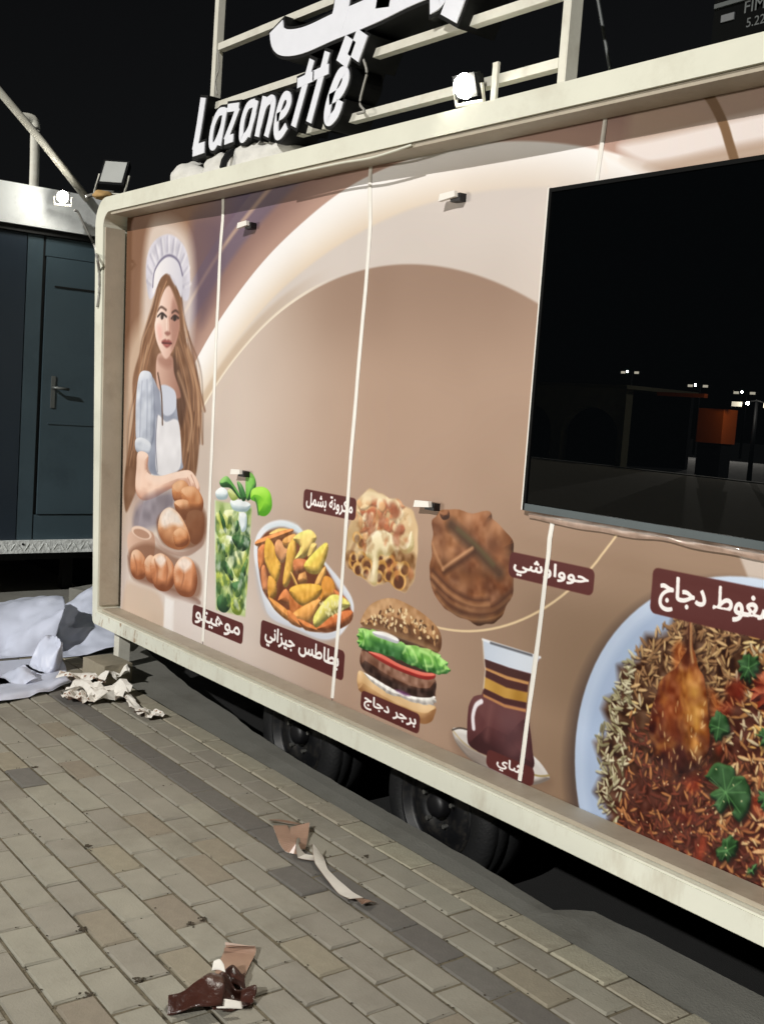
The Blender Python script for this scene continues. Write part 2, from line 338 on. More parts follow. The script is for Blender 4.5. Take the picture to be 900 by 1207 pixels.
def win(p, pad):
    i0 = max(int((p[:, 0].min()-pad-PX0)*PPM), 0); i1 = min(int((p[:, 0].max()+pad-PX0)*PPM)+2, CW)
    j0 = max(int((p[:, 1].min()-pad-PZ0)*PPM), 0); j1 = min(int((p[:, 1].max()+pad-PZ0)*PPM)+2, CH)
    return (slice(j0, j1), slice(i0, i1)) if i1 > i0 and j1 > j0 else None
def sdf(p, sl, closed=True):
    x = XX[:, sl[1]]; z = ZZ[sl[0], :]
    d2 = np.full((z.shape[0], x.shape[1]), 1e9, np.float32); ins = np.zeros(d2.shape, bool)
    n = len(p)
    for i in range(n if closed else n-1):
        ax, az = p[i]; bx, bz = p[(i+1) % n]; ex, ez = bx-ax, bz-az; L = ex*ex+ez*ez+1e-12
        t = np.clip(((x-ax)*ex+(z-az)*ez)/L, 0, 1)
        d2 = np.minimum(d2, (x-ax-t*ex)**2+(z-az-t*ez)**2)
        if closed and az != bz:
            c = ((az > z) != (bz > z)) & (x < (ax+(z-az)*ex/(bz-az)))
            ins ^= c
    d = np.sqrt(d2)
    return np.where(ins, -d, d) if closed else d
CLIP = [None]
def rough(p, amp, seed=0, f=9):                      # ragged natural edge
    p = np.asarray(p, float); r = np.random.RandomState(seed); n = len(p); a = np.zeros(n); t = np.arange(n)/n*2*np.pi
    for k in range(2, 2+f*2): a += np.sin(k*t+r.rand()*6.28)*r.rand()
    c = p.mean(0); d = p-c; return p+d/(np.linalg.norm(d, axis=1)[:, None]+1e-6)*(a*amp/math.sqrt(f))[:, None]
def over(sl, col, m):
    if CLIP[0] is not None: m = m*np.clip(.5-sdf(CLIP[0], sl)/.006, 0, 1)
    c = CAN[sl]; CAN[sl] = c+(col-c)*m[..., None]
def AF(*k): return lambda x, y: (k[0]+k[1]*x+k[2]*y, k[3]+k[4]*x+k[5]*y)
def C(*c): return np.array(c, np.float32)
def poly(p, col, a=1., fe=.004, nz=None, amp=0, col2=None, ang=0):
    p = np.asarray(p, float); sl = win(p, fe)
    if sl is None: return
    m = np.clip(.5-sdf(p, sl)/fe, 0, 1)*a
    c = np.broadcast_to(C(*col), m.shape+(3,)).copy()
    if col2 is not None:
        ca, sa = math.cos(ang), math.sin(ang); q = XX[:, sl[1]]*ca+ZZ[sl[0]]*sa; pr = p[:, 0]*ca+p[:, 1]*sa
        t = np.clip((q-pr.min())/(pr.max()-pr.min()+1e-9), 0, 1)[..., None]; c = c*(1-t)+C(*col2)*t
    if nz: c = c+(NZ[nz][sl]-.5)[..., None]*amp
    over(sl, c, m)
def puff(p, dk, md, lt, r=.03, L=(-.45, .75), fe=.004, nz='m', amp=25, a=1., spec=0):
    p = np.asarray(p, float); sl = win(p, fe+.002)
    if sl is None: return
    d = sdf(p, sl); m = np.clip(.5-d/fe, 0, 1)*a
    u = np.clip(-d/r, 0, 1); h = np.sqrt(np.clip(1-(1-u)**2, 0, 1))*r
    h = h+(NZ['m'][sl]-.5)*r*.25
    gz, gx = np.gradient(h, 1/PPM)
    nn = 1/np.sqrt(1+gx*gx+gz*gz); s = (-gx*L[0]-gz*L[1]+.55)*nn
    s = np.clip(s*.75+.12, 0, 1)[..., None]
    c = np.where(s < .5, C(*dk)+(C(*md)-C(*dk))*s*2, C(*md)+(C(*lt)-C(*md))*(s*2-1))
    if amp: c = c+((NZ[nz][sl]-.5)*amp)[..., None]
    if spec: c = c+(np.clip(s-.86, 0, 1)*7*spec)
    over(sl, c, m)
def line(p, w, col, a=1., fe=.004):
    p = np.asarray(p, float); sl = win(p, w+fe)
    if sl is None: return
    over(sl, C(*col), np.clip(.5-(sdf(p, sl, False)-w/2)/fe, 0, 1)*a)
def ring(cx, cz, r):                                 # signed distance field of a big circle over the canvas
    return np.sqrt((XX-cx)**2+(ZZ-cz)**2)-r
def mix(m, col):
    global CAN
    c = col if getattr(col, 'ndim', 1) == 3 else C(*col)
    CAN += (c-CAN)*m[..., None]
def sst(a, b, x):
    t = np.clip((x-a)/(b-a), 0, 1); return t*t*(3-2*t)
def lerp3(t, a, b): return C(*a)+(C(*b)-C(*a))*t[..., None]

# --- background: sweeping arcs of cream and mocha
CAN[:] = C(142, 106, 82)
mix(sst(-5.0, -4.3, XX+0*ZZ)*sst(1.6, 2.2, ZZ+0*XX), (96, 80, 106))
mix(sst(-3.9, -3.3, XX+0*ZZ), (150, 118, 92))
D2 = ring(-2.993, -.08, 2.477)                       # the outer cream band
mix(sst(.006, -.006, D2-.34)*sst(.02, .2, ZZ-1.5+0*XX), (112, 94, 108))
mix(sst(.012, -.012, np.abs(D2-.27)-.012)*.8*sst(-3.6, -4.2, XX+0*ZZ), (190, 160, 140))
mix(sst(.025, -.025, D2-.17), lerp3(sst(.17, 0, D2), (140, 108, 100), (178, 144, 130)))
mix(sst(.006, -.004, D2), lerp3(sst(0, -.34, D2), (242, 240, 240), (204, 176, 142)))
mix(sst(.02, -.16, D2)*0.6*sst(-3.4, -2.4, XX+0*ZZ), (206, 192, 180))
D3 = ring(-2.832, -.522, 2.753)
mix(sst(.012, -.008, D3)*sst(-4.75, -4.0, XX+0*ZZ), lerp3(sst(0, -.5, D3), (207, 197, 191), (202, 189, 180)))
D1 = ring(-3.278, .087, 1.932)
inside = lerp3(sst(2.1, .3, ZZ+0*XX), (168, 140, 122), (170, 143, 126))
inside = inside+(lerp3(sst(-4.5, -3.25, XX+0*ZZ), (208, 194, 184), (170, 142, 123))-inside)*.85
rt = sst(-3.2, -1.9, XX+0*ZZ)*sst(1.7, .7, ZZ+0*XX)
tp = sst(1.55, 2.0, ZZ+0*XX)*sst(-4.2, -3.5, XX+0*ZZ); inside = inside+(C(148, 121, 104)-inside)*(tp*.85)[..., None]
inside = inside+(C(134, 109, 87)-inside)*rt[..., None]
bl = sst(1.1, .4, ZZ+0*XX)*sst(-3.3, -4.5, XX+0*ZZ)
inside = inside+(C(214, 202, 195)-inside)*(bl*.85)[..., None]
mix(sst(.006, -.006, D1), inside)
mix(sst(.0, -.9, ZZ-1.4+0*XX)*.9, inside)
mix(sst(.010, .003, np.abs(D1-.004))*sst(-3.55, -4.0, XX+0*ZZ)*sst(.9, 1.3, ZZ+0*XX), (238, 228, 212))
mix(sst(.02, -.01, np.abs(D1-.03)-.02)*.35*sst(-3.6, -4.1, XX+0*ZZ)*sst(.9, 1.3, ZZ+0*XX), (170, 140, 110))
# above and right of the hatch
poly([(-2.196,2.418),(-1.759,2.432),(-1.148,2.447),(-1.105,2.092),(-1.993,2.169),(-2.084,2.198),(-2.199,2.264)], (176, 150, 132), .9, .05)
poly(S([(-2.226,2.299),(-2.097,2.304),(-1.926,2.310),(-1.745,2.316),(-1.312,2.322),(-1.303,2.247),(-1.736,2.243),(-1.890,2.238),(-2.058,2.229),(-2.144,2.245)]), (228, 218, 215), .95, .03)
poly(S([(-2.118,2.228),(-2.000,2.231),(-1.863,2.230),(-1.735,2.234),(-1.303,2.247),(-1.295,2.181),(-1.732,2.204),(-1.940,2.201)]), (188, 166, 148), .8, .03)
poly(S([(-1.995,2.189),(-1.731,2.197),(-1.296,2.190),(-1.278,2.039),(-1.936,2.162)]), (214, 202, 196), .9, .02)
line(S([(-2.002,2.458),(-1.954,2.416),(-1.913,2.375),(-1.869,2.309),(-1.842,2.252),(-1.818,2.200)], closed=False), .026, (118, 88, 60))
line(S([(-2.263,2.229),(-2.298,2.309),(-2.276,2.287),(-2.115,2.206),(-1.987,2.122)], closed=False), .01, (235, 222, 212), .6, .02)
CAN += ((NZ['xl']-.5)*8+(NZ['l']-.5)*4)[..., None]
t_ = np.linspace(-.98, .15, 30); line(np.stack([-2.896+.957*np.sin(t_+1.0), 1.704-.957*np.cos(t_+1.0)], 1), .008, (226, 200, 160), .9)
# --- the woman with the bread
poly(S([(-5.751,2.392),(-5.375,2.359),(-5.443,2.068),(-5.460,1.759),(-5.530,1.444),(-5.662,1.439)]), (118, 82, 60), .7, .12)
poly(S([(-4.897,2.317),(-4.615,2.292),(-4.584,2.027),(-4.711,1.835),(-4.789,1.917)]), (92, 72, 86), .6, .10)
poly(S([(-5.343,2.347),(-5.033,2.320),(-4.861,2.161),(-4.816,1.776),(-4.905,1.695),(-5.327,1.693),(-5.402,2.066)]), (230, 220, 214), .75, .09)
poly(S([(-5.556,1.669),(-5.345,1.846),(-5.214,1.586),(-5.376,1.047),(-5.483,0.670),(-5.569,1.029)]), (225, 205, 185), .6, .12)
poly(S([(-5.319,1.967),(-5.373,2.086),(-5.366,2.194),(-5.293,2.258),(-5.159,2.281),(-5.044,2.256),(-4.946,2.199),(-4.891,2.115),(-4.870,2.008),(-4.889,1.944),(-4.973,1.963),(-5.133,2.053),(-5.242,1.994)]), (205, 202, 214), 1, .012, 'm', 30)
for i, (a, b) in enumerate(zip([(-5.307,2.040),(-5.304,2.096),(-5.279,2.137),(-5.243,2.169),(-5.196,2.187),(-5.140,2.196),(-5.082,2.184),(-5.032,2.160),(-4.991,2.120),(-4.958,2.069),(-4.942,2.011)], [(-5.371,2.064),(-5.370,2.142),(-5.346,2.202),(-5.291,2.245),(-5.226,2.274),(-5.150,2.281),(-5.072,2.262),(-5.004,2.228),(-4.943,2.175),(-4.899,2.107),(-4.872,2.025)])):
    b = (a[0]+(b[0]-a[0])*.8, a[1]+(b[1]-a[1])*.8); line([a, b], .012, (142, 138, 158), .5, .020); line([(a[0]+.022, a[1]), (b[0]+.022, b[1])], .012, (240, 238, 242), .6, .020)
hair = S([(-5.127,2.086),(-5.211,2.065),(-5.252,1.995),(-5.289,1.888),(-5.348,1.785),(-5.397,1.671),(-5.464,1.527),(-5.464,1.347),(-5.487,1.174),(-5.517,0.965),(-5.480,0.836),(-5.402,0.909),(-5.293,1.055),(-5.173,1.241),(-5.101,1.460),(-4.978,1.464),(-4.899,1.259),(-4.899,1.109),(-4.794,1.060),(-4.713,1.125),(-4.677,1.258),(-4.676,1.396),(-4.708,1.523),(-4.783,1.642),(-4.857,1.748),(-4.913,1.847),(-4.963,1.963),(-5.038,2.049)])
poly(rough(hair, .020, 4, 5), (122, 86, 62), 1, .018, 'm', 26)
hb = [[(-5.205,2.014),(-5.248,1.879),(-5.323,1.741),(-5.382,1.547),(-5.431,1.335),(-5.467,1.094)],
 [(-5.034,2.015),(-4.955,1.889),(-4.886,1.764),(-4.790,1.626),(-4.720,1.474),(-4.695,1.265)],
 [(-4.999,1.715),(-4.936,1.574),(-4.857,1.444),(-4.786,1.300),(-4.783,1.119)],
 [(-5.045,1.631),(-4.978,1.464),(-4.915,1.321),(-4.880,1.177)],
 [(-5.260,1.810),(-5.330,1.627),(-5.355,1.406),(-5.413,1.179)],
 [(-4.934,1.789),(-4.848,1.674),(-4.755,1.554),(-4.696,1.419)]]
for h_, p_ in enumerate(hb):
    for k in range(9):
        o = (k-4)*.013; c = [(168, 122, 88), (84, 56, 42), (200, 156, 120), (112, 76, 54)][(k+h_) % 4]
        line(S([(x+o+.022*math.sin(z*13+k*.6+h_), z) for x, z in p_], closed=False), .010, c, .5, .014)
poly(S([(-5.013,1.682),(-4.910,1.591),(-4.833,1.470),(-4.879,1.323),(-4.978,1.464)]), (74, 48, 36), .7, .03)
for p_ in [[(-5.237,1.870),(-5.302,1.741),(-5.367,1.591),(-5.392,1.449)],
 [(-4.861,1.707),(-4.768,1.594),(-4.713,1.491),(-4.714,1.353)],
 [(-4.929,1.591),(-4.855,1.502),(-4.785,1.366),(-4.787,1.226)],
 [(-4.999,1.956),(-4.932,1.855),(-4.887,1.773)]]: line(S([(x+.012*math.sin(z*15), z) for x, z in p_], closed=False), .022, (216, 176, 140), .5, .022)
poly(S([(-5.176,1.681),(-5.022,1.673),(-4.984,1.590),(-4.909,1.500),(-4.923,1.467),(-5.113,1.477),(-5.181,1.560)]), (212, 176, 160), 1, .012, col2=(150, 106, 90), ang=0)
poly(S([(-5.165,1.672),(-5.021,1.665),(-5.016,1.623),(-5.081,1.614),(-5.161,1.638)]), (150, 104, 88), .6, .03)
poly(S([(-5.181,1.971),(-5.110,2.023),(-5.040,1.986),(-4.985,1.914),(-4.957,1.831),(-4.976,1.757),(-5.024,1.694),(-5.086,1.660),(-5.154,1.702),(-5.216,1.771),(-5.236,1.861)]), (246, 226, 216), 1, .012, col2=(192, 144, 126), ang=0)
poly(S([(-5.046,1.958),(-4.974,1.897),(-4.955,1.819),(-4.984,1.748),(-5.026,1.707),(-5.043,1.774),(-5.061,1.849)]), (150, 104, 90), .6, .035)
poly(S([(-5.212,1.822),(-5.164,1.826),(-5.138,1.774),(-5.174,1.749)]), (224, 156, 146), .5, .035)
line(S([(-5.212,1.901),(-5.175,1.920),(-5.115,1.903)], closed=False), .012, (78, 52, 42), .85, .010); line(S([(-5.047,1.889),(-5.011,1.898),(-4.972,1.885)], closed=False), .012, (70, 46, 38), .85, .010)
poly(S([(-5.203,1.873),(-5.161,1.887),(-5.111,1.867),(-5.158,1.858)]), (214, 196, 188), .9, .008); poly(E(*[(-5.155,1.872)][0], .018, .016), (58, 42, 38), .95, .008); line(S([(-5.208,1.873),(-5.161,1.889),(-5.106,1.869)], closed=False), .011, (40, 28, 26), .9, .008)
poly(S([(-5.048,1.857),(-5.017,1.871),(-4.974,1.858),(-5.014,1.849)]), (96, 68, 60), .9, .010); poly(E(*[(-5.013,1.860)][0], .016, .014), (40, 28, 26), .9, .008); line(S([(-5.053,1.860),(-5.017,1.874),(-4.970,1.860)], closed=False), .010, (44, 30, 28), .85, .008)
line(S([(-5.073,1.866),(-5.058,1.820),(-5.059,1.791)], closed=False), .012, (176, 126, 110), .8, .014); poly(S([(-5.116,1.789),(-5.083,1.797),(-5.049,1.786),(-5.081,1.774)]), (140, 90, 80), .85, .012); line(S([(-5.105,1.859),(-5.094,1.808)], closed=False), .012, (250, 236, 228), .5, .014)
poly(S([(-5.144,1.745),(-5.107,1.758),(-5.088,1.753),(-5.064,1.755),(-5.030,1.740),(-5.056,1.721),(-5.093,1.717)]), (138, 70, 66), .95, .012); line([(-5.139,1.740),(-5.029,1.736)], .007, (74, 34, 34), .85, .007); line([(-5.113,1.728),(-5.066,1.728)], .006, (196, 124, 116), .6, .008)
line(S([(-5.124,2.061),(-5.183,1.992),(-5.219,1.921),(-5.262,1.823),(-5.303,1.750)], closed=False), .028, (132, 92, 66), .9, .018); line(S([(-5.105,2.060),(-5.030,1.986),(-4.971,1.914),(-4.928,1.818),(-4.893,1.748)], closed=False), .030, (116, 80, 56), .9, .018); line(S([(-5.132,2.045),(-5.190,1.971),(-5.228,1.878)], closed=False), .008, (204, 162, 126), .7, .010)
poly(S([(-5.281,1.991),(-5.274,2.094),(-5.202,2.150),(-5.108,2.165),(-5.010,2.130),(-4.966,2.062),(-4.954,1.963),(-5.005,2.006),(-5.048,2.057),(-5.117,2.086),(-5.192,2.069),(-5.245,2.016)]), (238, 234, 236), 1, .010, col2=(204, 202, 214), ang=0)
line(S([(-5.286,2.026),(-5.275,2.103),(-5.203,2.158),(-5.109,2.173),(-5.011,2.138),(-4.958,2.069)], closed=False), .012, (104, 98, 124), .85, .010)
poly(S([(-5.231,1.559),(-5.124,1.493),(-4.980,1.481),(-4.923,1.383),(-4.853,1.179),(-4.864,1.120),(-5.194,1.073),(-5.233,1.237),(-5.183,1.327)]), (150, 155, 172), 1, .010, 'm', 30)
poly(S([(-5.128,1.523),(-4.974,1.507),(-4.946,1.424),(-5.015,1.379),(-5.094,1.396)]), (196, 200, 214), 1, .010)
poly(S([(-5.149,1.372),(-5.049,1.347),(-4.957,1.365),(-4.898,1.334),(-4.859,1.158),(-4.926,1.102),(-5.115,1.080),(-5.153,1.233)]), (226, 224, 228), 1, .010, 'm', 16); line(S([(-5.149,1.372),(-5.153,1.233),(-5.116,1.089)], closed=False), .008, (110, 110, 128), .9, .006)
line(S([(-5.165,1.586),(-5.113,1.481),(-5.086,1.332)], closed=False), .014, (92, 66, 52), 1, .008)
puff(S([(-5.386,1.578),(-5.306,1.597),(-5.232,1.572),(-5.189,1.457),(-5.174,1.327),(-5.183,1.240),(-5.238,1.192),(-5.374,1.209),(-5.408,1.323),(-5.415,1.470)]), (128, 134, 152), (186, 192, 206), (226, 230, 238), .05, amp=22)
for p_ in [[(-5.350,1.539),(-5.355,1.406),(-5.347,1.251)],
 [(-5.290,1.549),(-5.273,1.410),(-5.266,1.256)],
 [(-5.236,1.520),(-5.221,1.390),(-5.217,1.273)]]: line(S(p_, closed=False), .010, (140, 146, 166), .6, .012)
puff(S([(-5.398,1.234),(-5.316,1.249),(-5.211,1.225),(-5.215,1.168),(-5.327,1.163),(-5.392,1.181)]), (150, 156, 172), (200, 205, 216), (232, 234, 240), .03, amp=8)
puff(S([(-5.359,1.170),(-5.235,1.166),(-5.235,1.078),(-5.094,1.069),(-4.926,1.102),(-4.784,1.127),(-4.711,1.109),(-4.653,1.058),(-4.673,1.007),(-4.711,1.036),(-4.734,1.008),(-4.774,1.046),(-4.864,1.045),(-4.990,1.006),(-5.158,0.945),(-5.288,0.926),(-5.367,0.972),(-5.370,1.084)]), (186, 134, 112), (236, 202, 182), (250, 228, 214), .05, amp=8, L=(-.3, .6))
for p_ in [[(-4.746,1.106),(-4.706,1.069),(-4.675,1.023)],
 [(-4.780,1.090),(-4.739,1.049),(-4.717,1.010)]]: line(S(p_, closed=False), .007, (190, 140, 118), .8, .006)
poly(S([(-5.355,0.869),(-5.210,0.953),(-4.924,1.005),(-4.955,0.865),(-5.189,0.779),(-5.364,0.769)]), (120, 112, 124), .8, .05, 'm', 40)
BR = ((120, 66, 36), (192, 126, 80), (238, 196, 158))
for p_ in [[(-4.937,1.037),(-4.831,1.073),(-4.756,1.039),(-4.801,0.968),(-4.910,0.964)],
 [(-4.843,1.022),(-4.705,1.053),(-4.612,0.997),(-4.638,0.930),(-4.777,0.921)],
 [(-4.909,0.956),(-4.767,0.980),(-4.723,0.911),(-4.827,0.881)],
 [(-4.760,0.923),(-4.614,0.941),(-4.593,0.838),(-4.672,0.778),(-4.766,0.823)]]: puff(S(p_), *BR, .06, amp=22)
poly(S([(-5.088,0.849),(-4.914,0.921),(-4.607,0.958),(-4.588,0.798),(-4.800,0.734),(-5.016,0.737)]), (110, 66, 42), .8, .03)
poly(S([(-5.097,0.760),(-4.976,0.721),(-4.791,0.727),(-4.622,0.793),(-4.585,0.839),(-4.603,0.780),(-4.752,0.708),(-4.935,0.697),(-5.073,0.720)]), (196, 172, 160), 1, .010, col2=(150, 120, 106), ang=0)
puff(S([(-5.071,0.794),(-5.052,0.879),(-4.962,0.924),(-4.848,0.904),(-4.750,0.837),(-4.725,0.778),(-4.827,0.730),(-4.977,0.734)]), (150, 92, 56), (206, 150, 108), (240, 226, 214), .08, amp=22); poly(S([(-5.040,0.855),(-4.961,0.920),(-4.865,0.898),(-4.806,0.859),(-4.915,0.845),(-5.006,0.816)]), (232, 222, 214), .85, .03, 's', 24)
puff(S([(-4.901,0.804),(-4.822,0.840),(-4.747,0.817),(-4.750,0.767),(-4.865,0.741)]), *BR, .04, amp=14)
poly(S([(-5.425,0.733),(-5.128,0.773),(-5.131,0.624),(-5.376,0.594)]), (214, 180, 160), 1, .012, col2=(180, 140, 118), ang=0); poly(E(*[(-5.268,0.755)][0], .125, .032), (226, 198, 180), 1, .008); poly(E(*[(-5.268,0.750)][0], .10, .022), (176, 136, 114), 1, .008)
poly(S([(-5.432,0.608),(-5.312,0.504),(-5.085,0.490),(-4.817,0.487),(-4.604,0.497),(-4.608,0.525),(-4.822,0.528),(-5.110,0.530),(-5.319,0.567)]), (202, 180, 172), 1, .012, col2=(150, 122, 112), ang=1.4)
poly(S([(-5.413,0.634),(-5.181,0.713),(-4.878,0.693),(-4.626,0.678),(-4.600,0.535),(-4.820,0.512),(-5.126,0.500),(-5.365,0.504)]), (120, 78, 56), .7, .03)
for p_ in [[(-5.380,0.630),(-5.299,0.660),(-5.201,0.621),(-5.201,0.532),(-5.312,0.504),(-5.380,0.539)],
 [(-5.219,0.601),(-5.145,0.657),(-5.061,0.626),(-5.050,0.531),(-5.169,0.520)],
 [(-5.141,0.622),(-5.029,0.683),(-4.892,0.652),(-4.863,0.563),(-4.950,0.501),(-5.087,0.507)],
 [(-4.872,0.639),(-4.788,0.702),(-4.680,0.694),(-4.627,0.612),(-4.661,0.532),(-4.783,0.510),(-4.861,0.547)]]:
    puff(S(p_), (126, 70, 40), (194, 126, 84), (242, 214, 190), .06, amp=20)
for p_ in [[(-5.347,0.621),(-5.309,0.568),(-5.313,0.513)],
 [(-5.093,0.638),(-5.057,0.591),(-5.058,0.512)],
 [(-4.980,0.673),(-4.944,0.610),(-4.953,0.531)],
 [(-4.794,0.676),(-4.768,0.613),(-4.788,0.551)]]: line(S(p_, closed=False), .012, (136, 80, 50), .6, .014)
for p_ in [[(-5.083,0.640),(-5.028,0.674),(-4.968,0.658),(-5.021,0.615)],
 [(-4.838,0.661),(-4.769,0.701),(-4.696,0.683),(-4.761,0.631)]]: poly(S(p_), (238, 226, 218), .8, .025, 's', 20)
poly(S([(-5.435,0.447),(-5.257,0.478),(-5.003,0.461),(-4.956,0.226),(-5.425,0.179)]), (206, 182, 162), .8, .04); poly([(-4.956,0.474),(-4.852,0.472),(-4.836,0.252),(-4.959,0.247)], (240, 236, 234), .9, .02); poly(S([(-4.851,0.463),(-4.603,0.485),(-4.563,0.292),(-4.808,0.250)]), (222, 212, 208), .7, .04)
# --- mojito
g0 = [(-4.503,1.011),(-4.169,1.017),(-4.167,0.798),(-4.172,0.525),(-4.437,0.506),(-4.472,0.751)]; poly(g0, (176, 192, 132), 1, .012, 'm', 70)
for p_, c in zip([[(-4.483,0.954),(-4.427,0.935),(-4.392,0.868),(-4.456,0.846)],
 [(-4.417,0.969),(-4.289,0.984),(-4.308,0.924),(-4.382,0.895)],
 [(-4.277,0.985),(-4.203,0.994),(-4.205,0.906),(-4.269,0.916)],
 [(-4.455,0.721),(-4.373,0.708),(-4.322,0.658),(-4.386,0.588),(-4.434,0.599)],
 [(-4.329,0.780),(-4.207,0.817),(-4.186,0.744),(-4.267,0.686)],
 [(-4.309,0.608),(-4.195,0.616),(-4.210,0.530),(-4.287,0.528)],
 [(-4.417,0.851),(-4.326,0.864),(-4.301,0.816),(-4.370,0.793)],
 [(-4.463,0.845),(-4.414,0.826),(-4.433,0.757),(-4.469,0.778)],
 [(-4.214,0.879),(-4.164,0.874),(-4.179,0.796),(-4.201,0.818)],
 [(-4.310,0.673),(-4.253,0.676),(-4.261,0.636)]], [(196, 205, 96), (210, 216, 130), (222, 232, 226), (190, 202, 92), (204, 212, 120), (186, 200, 80), (232, 238, 236), (150, 170, 84), (170, 196, 130), (206, 220, 150)]):
    puff(S(p_), (110, 130, 50), c, (240, 246, 214), .05, amp=40)
for p_ in [[(-4.424,0.568),(-4.335,0.603),(-4.303,0.551),(-4.350,0.509),(-4.418,0.516)],
 [(-4.314,0.646),(-4.227,0.674),(-4.215,0.625),(-4.263,0.597)],
 [(-4.326,0.864),(-4.240,0.885),(-4.170,0.873),(-4.184,0.833),(-4.243,0.809),(-4.304,0.835)],
 [(-4.460,0.760),(-4.351,0.737),(-4.293,0.689),(-4.316,0.665),(-4.415,0.721)],
 [(-4.344,0.906),(-4.285,0.946),(-4.273,0.903),(-4.328,0.876)],
 [(-4.426,0.817),(-4.359,0.807),(-4.342,0.778),(-4.393,0.763)],
 [(-4.242,0.691),(-4.190,0.782),(-4.175,0.759),(-4.209,0.677)],
 [(-4.458,0.970),(-4.399,0.925),(-4.386,0.869),(-4.423,0.903)]]:
    puff(S(p_), (18, 44, 26), (46, 92, 48), (96, 146, 88), .04, amp=26)
CLIP[0] = np.array(g0)
for k in range(26):
    x, y = 85+245*rng.rand(), 420+680*rng.rand(); poly(rough(E(*AF(-4.6035, 0.001158, 0.000071, 1.1754, 0.000147, -0.000604)(x, y), .02+.03*rng.rand(), .012+.02*rng.rand(), rng.rand()*3, 16), .008, k+40, 4), (34, 66, 36), .6, .012)
for k in range(80):
    x, y = 85+245*rng.rand(), 330+760*rng.rand(); c = [(214, 224, 170), (70, 110, 60), (190, 204, 100), (236, 242, 232), (120, 150, 70), (44, 84, 46)][rng.randint(6)]
    poly(rough(E(*AF(-4.6035, 0.001158, 0.000071, 1.1754, 0.000147, -0.000604)(x, y), .012+.03*rng.rand(), .01+.02*rng.rand(), rng.rand()*3, 16), .006, k, 4), c, .5, .012, 's', 40)
CLIP[0] = None
for p_ in [[(-4.501,1.051),(-4.444,1.079),(-4.389,1.062),(-4.398,1.029),(-4.477,1.020)],
 [(-4.359,1.027),(-4.258,1.038),(-4.182,1.028),(-4.215,0.993),(-4.328,0.986)],
 [(-4.275,0.973),(-4.213,0.980),(-4.206,0.918),(-4.248,0.900)]]: puff(S(p_), (150, 170, 176), (216, 226, 230), (250, 252, 252), .03, amp=40)
puff(S([(-4.390,1.069),(-4.314,1.083),(-4.290,1.047),(-4.346,1.028)]), (140, 160, 80), (198, 208, 130), (228, 232, 180), .03)
line(S([(-4.500,1.011),(-4.470,0.752),(-4.433,0.506)], closed=False), .008, (226, 236, 226), .6, .008)
for p_, c in zip([[(-4.467,1.103),(-4.410,1.133),(-4.356,1.111),(-4.272,1.056),(-4.283,1.042),(-4.365,1.081),(-4.444,1.079)],
 [(-4.311,1.115),(-4.266,1.107),(-4.222,1.055),(-4.258,1.038)],
 [(-4.229,1.167),(-4.173,1.160),(-4.144,1.119),(-4.168,1.067),(-4.215,1.043),(-4.234,1.104)]], [(84, 150, 70), (70, 130, 70), (110, 180, 70)]): puff(S(p_), (30, 70, 34), c, (170, 220, 130), .04)
puff(S([(-4.172,1.098),(-4.084,1.116),(-4.023,1.095),(-4.004,1.036),(-4.046,0.995),(-4.111,0.993),(-4.129,1.040),(-4.185,1.053)]), (84, 160, 30), (136, 208, 52), (186, 236, 96), .06, amp=16)
line(S([(-4.149,1.057),(-4.128,1.034),(-4.111,0.993)], closed=False), .012, (60, 110, 50), .8)
# --- bowl of potato wedges
bo = S([(-4.125,0.797),(-4.120,0.890),(-4.050,0.954),(-3.933,0.990),(-3.817,0.989),(-3.749,0.967),(-3.575,0.867),(-3.465,0.816),(-3.376,0.759),(-3.357,0.705),(-3.394,0.640),(-3.455,0.586),(-3.572,0.552),(-3.756,0.555),(-3.952,0.563),(-4.032,0.628)]); poly(bo, (216, 218, 226), 1, .010, col2=(236, 238, 244), ang=1.6)
poly(S([(-4.104,0.757),(-4.032,0.633),(-3.944,0.580),(-3.757,0.565),(-3.574,0.568),(-3.457,0.602),(-3.488,0.576),(-3.607,0.546),(-3.755,0.550),(-3.952,0.563),(-4.053,0.635)]), (176, 182, 196), .7, .05)
poly(S([(-4.092,0.802),(-4.090,0.878),(-3.998,0.945),(-3.872,0.967),(-3.746,0.942),(-3.582,0.856),(-3.461,0.783),(-3.380,0.730),(-3.382,0.671),(-3.459,0.617),(-3.576,0.580),(-3.759,0.580),(-3.908,0.609),(-4.037,0.671)]), (112, 62, 38), 1, .012, 'm', 40)
poly(S([(-4.048,0.943),(-3.922,0.981),(-3.807,0.985),(-3.737,0.949),(-3.803,0.950),(-3.900,0.963),(-3.997,0.942)]), (206, 220, 228), .9, .03)
poly(S([(-3.574,0.862),(-3.464,0.807),(-3.383,0.753),(-3.370,0.712),(-3.398,0.736),(-3.478,0.780)]), (210, 214, 224), .9, .02)
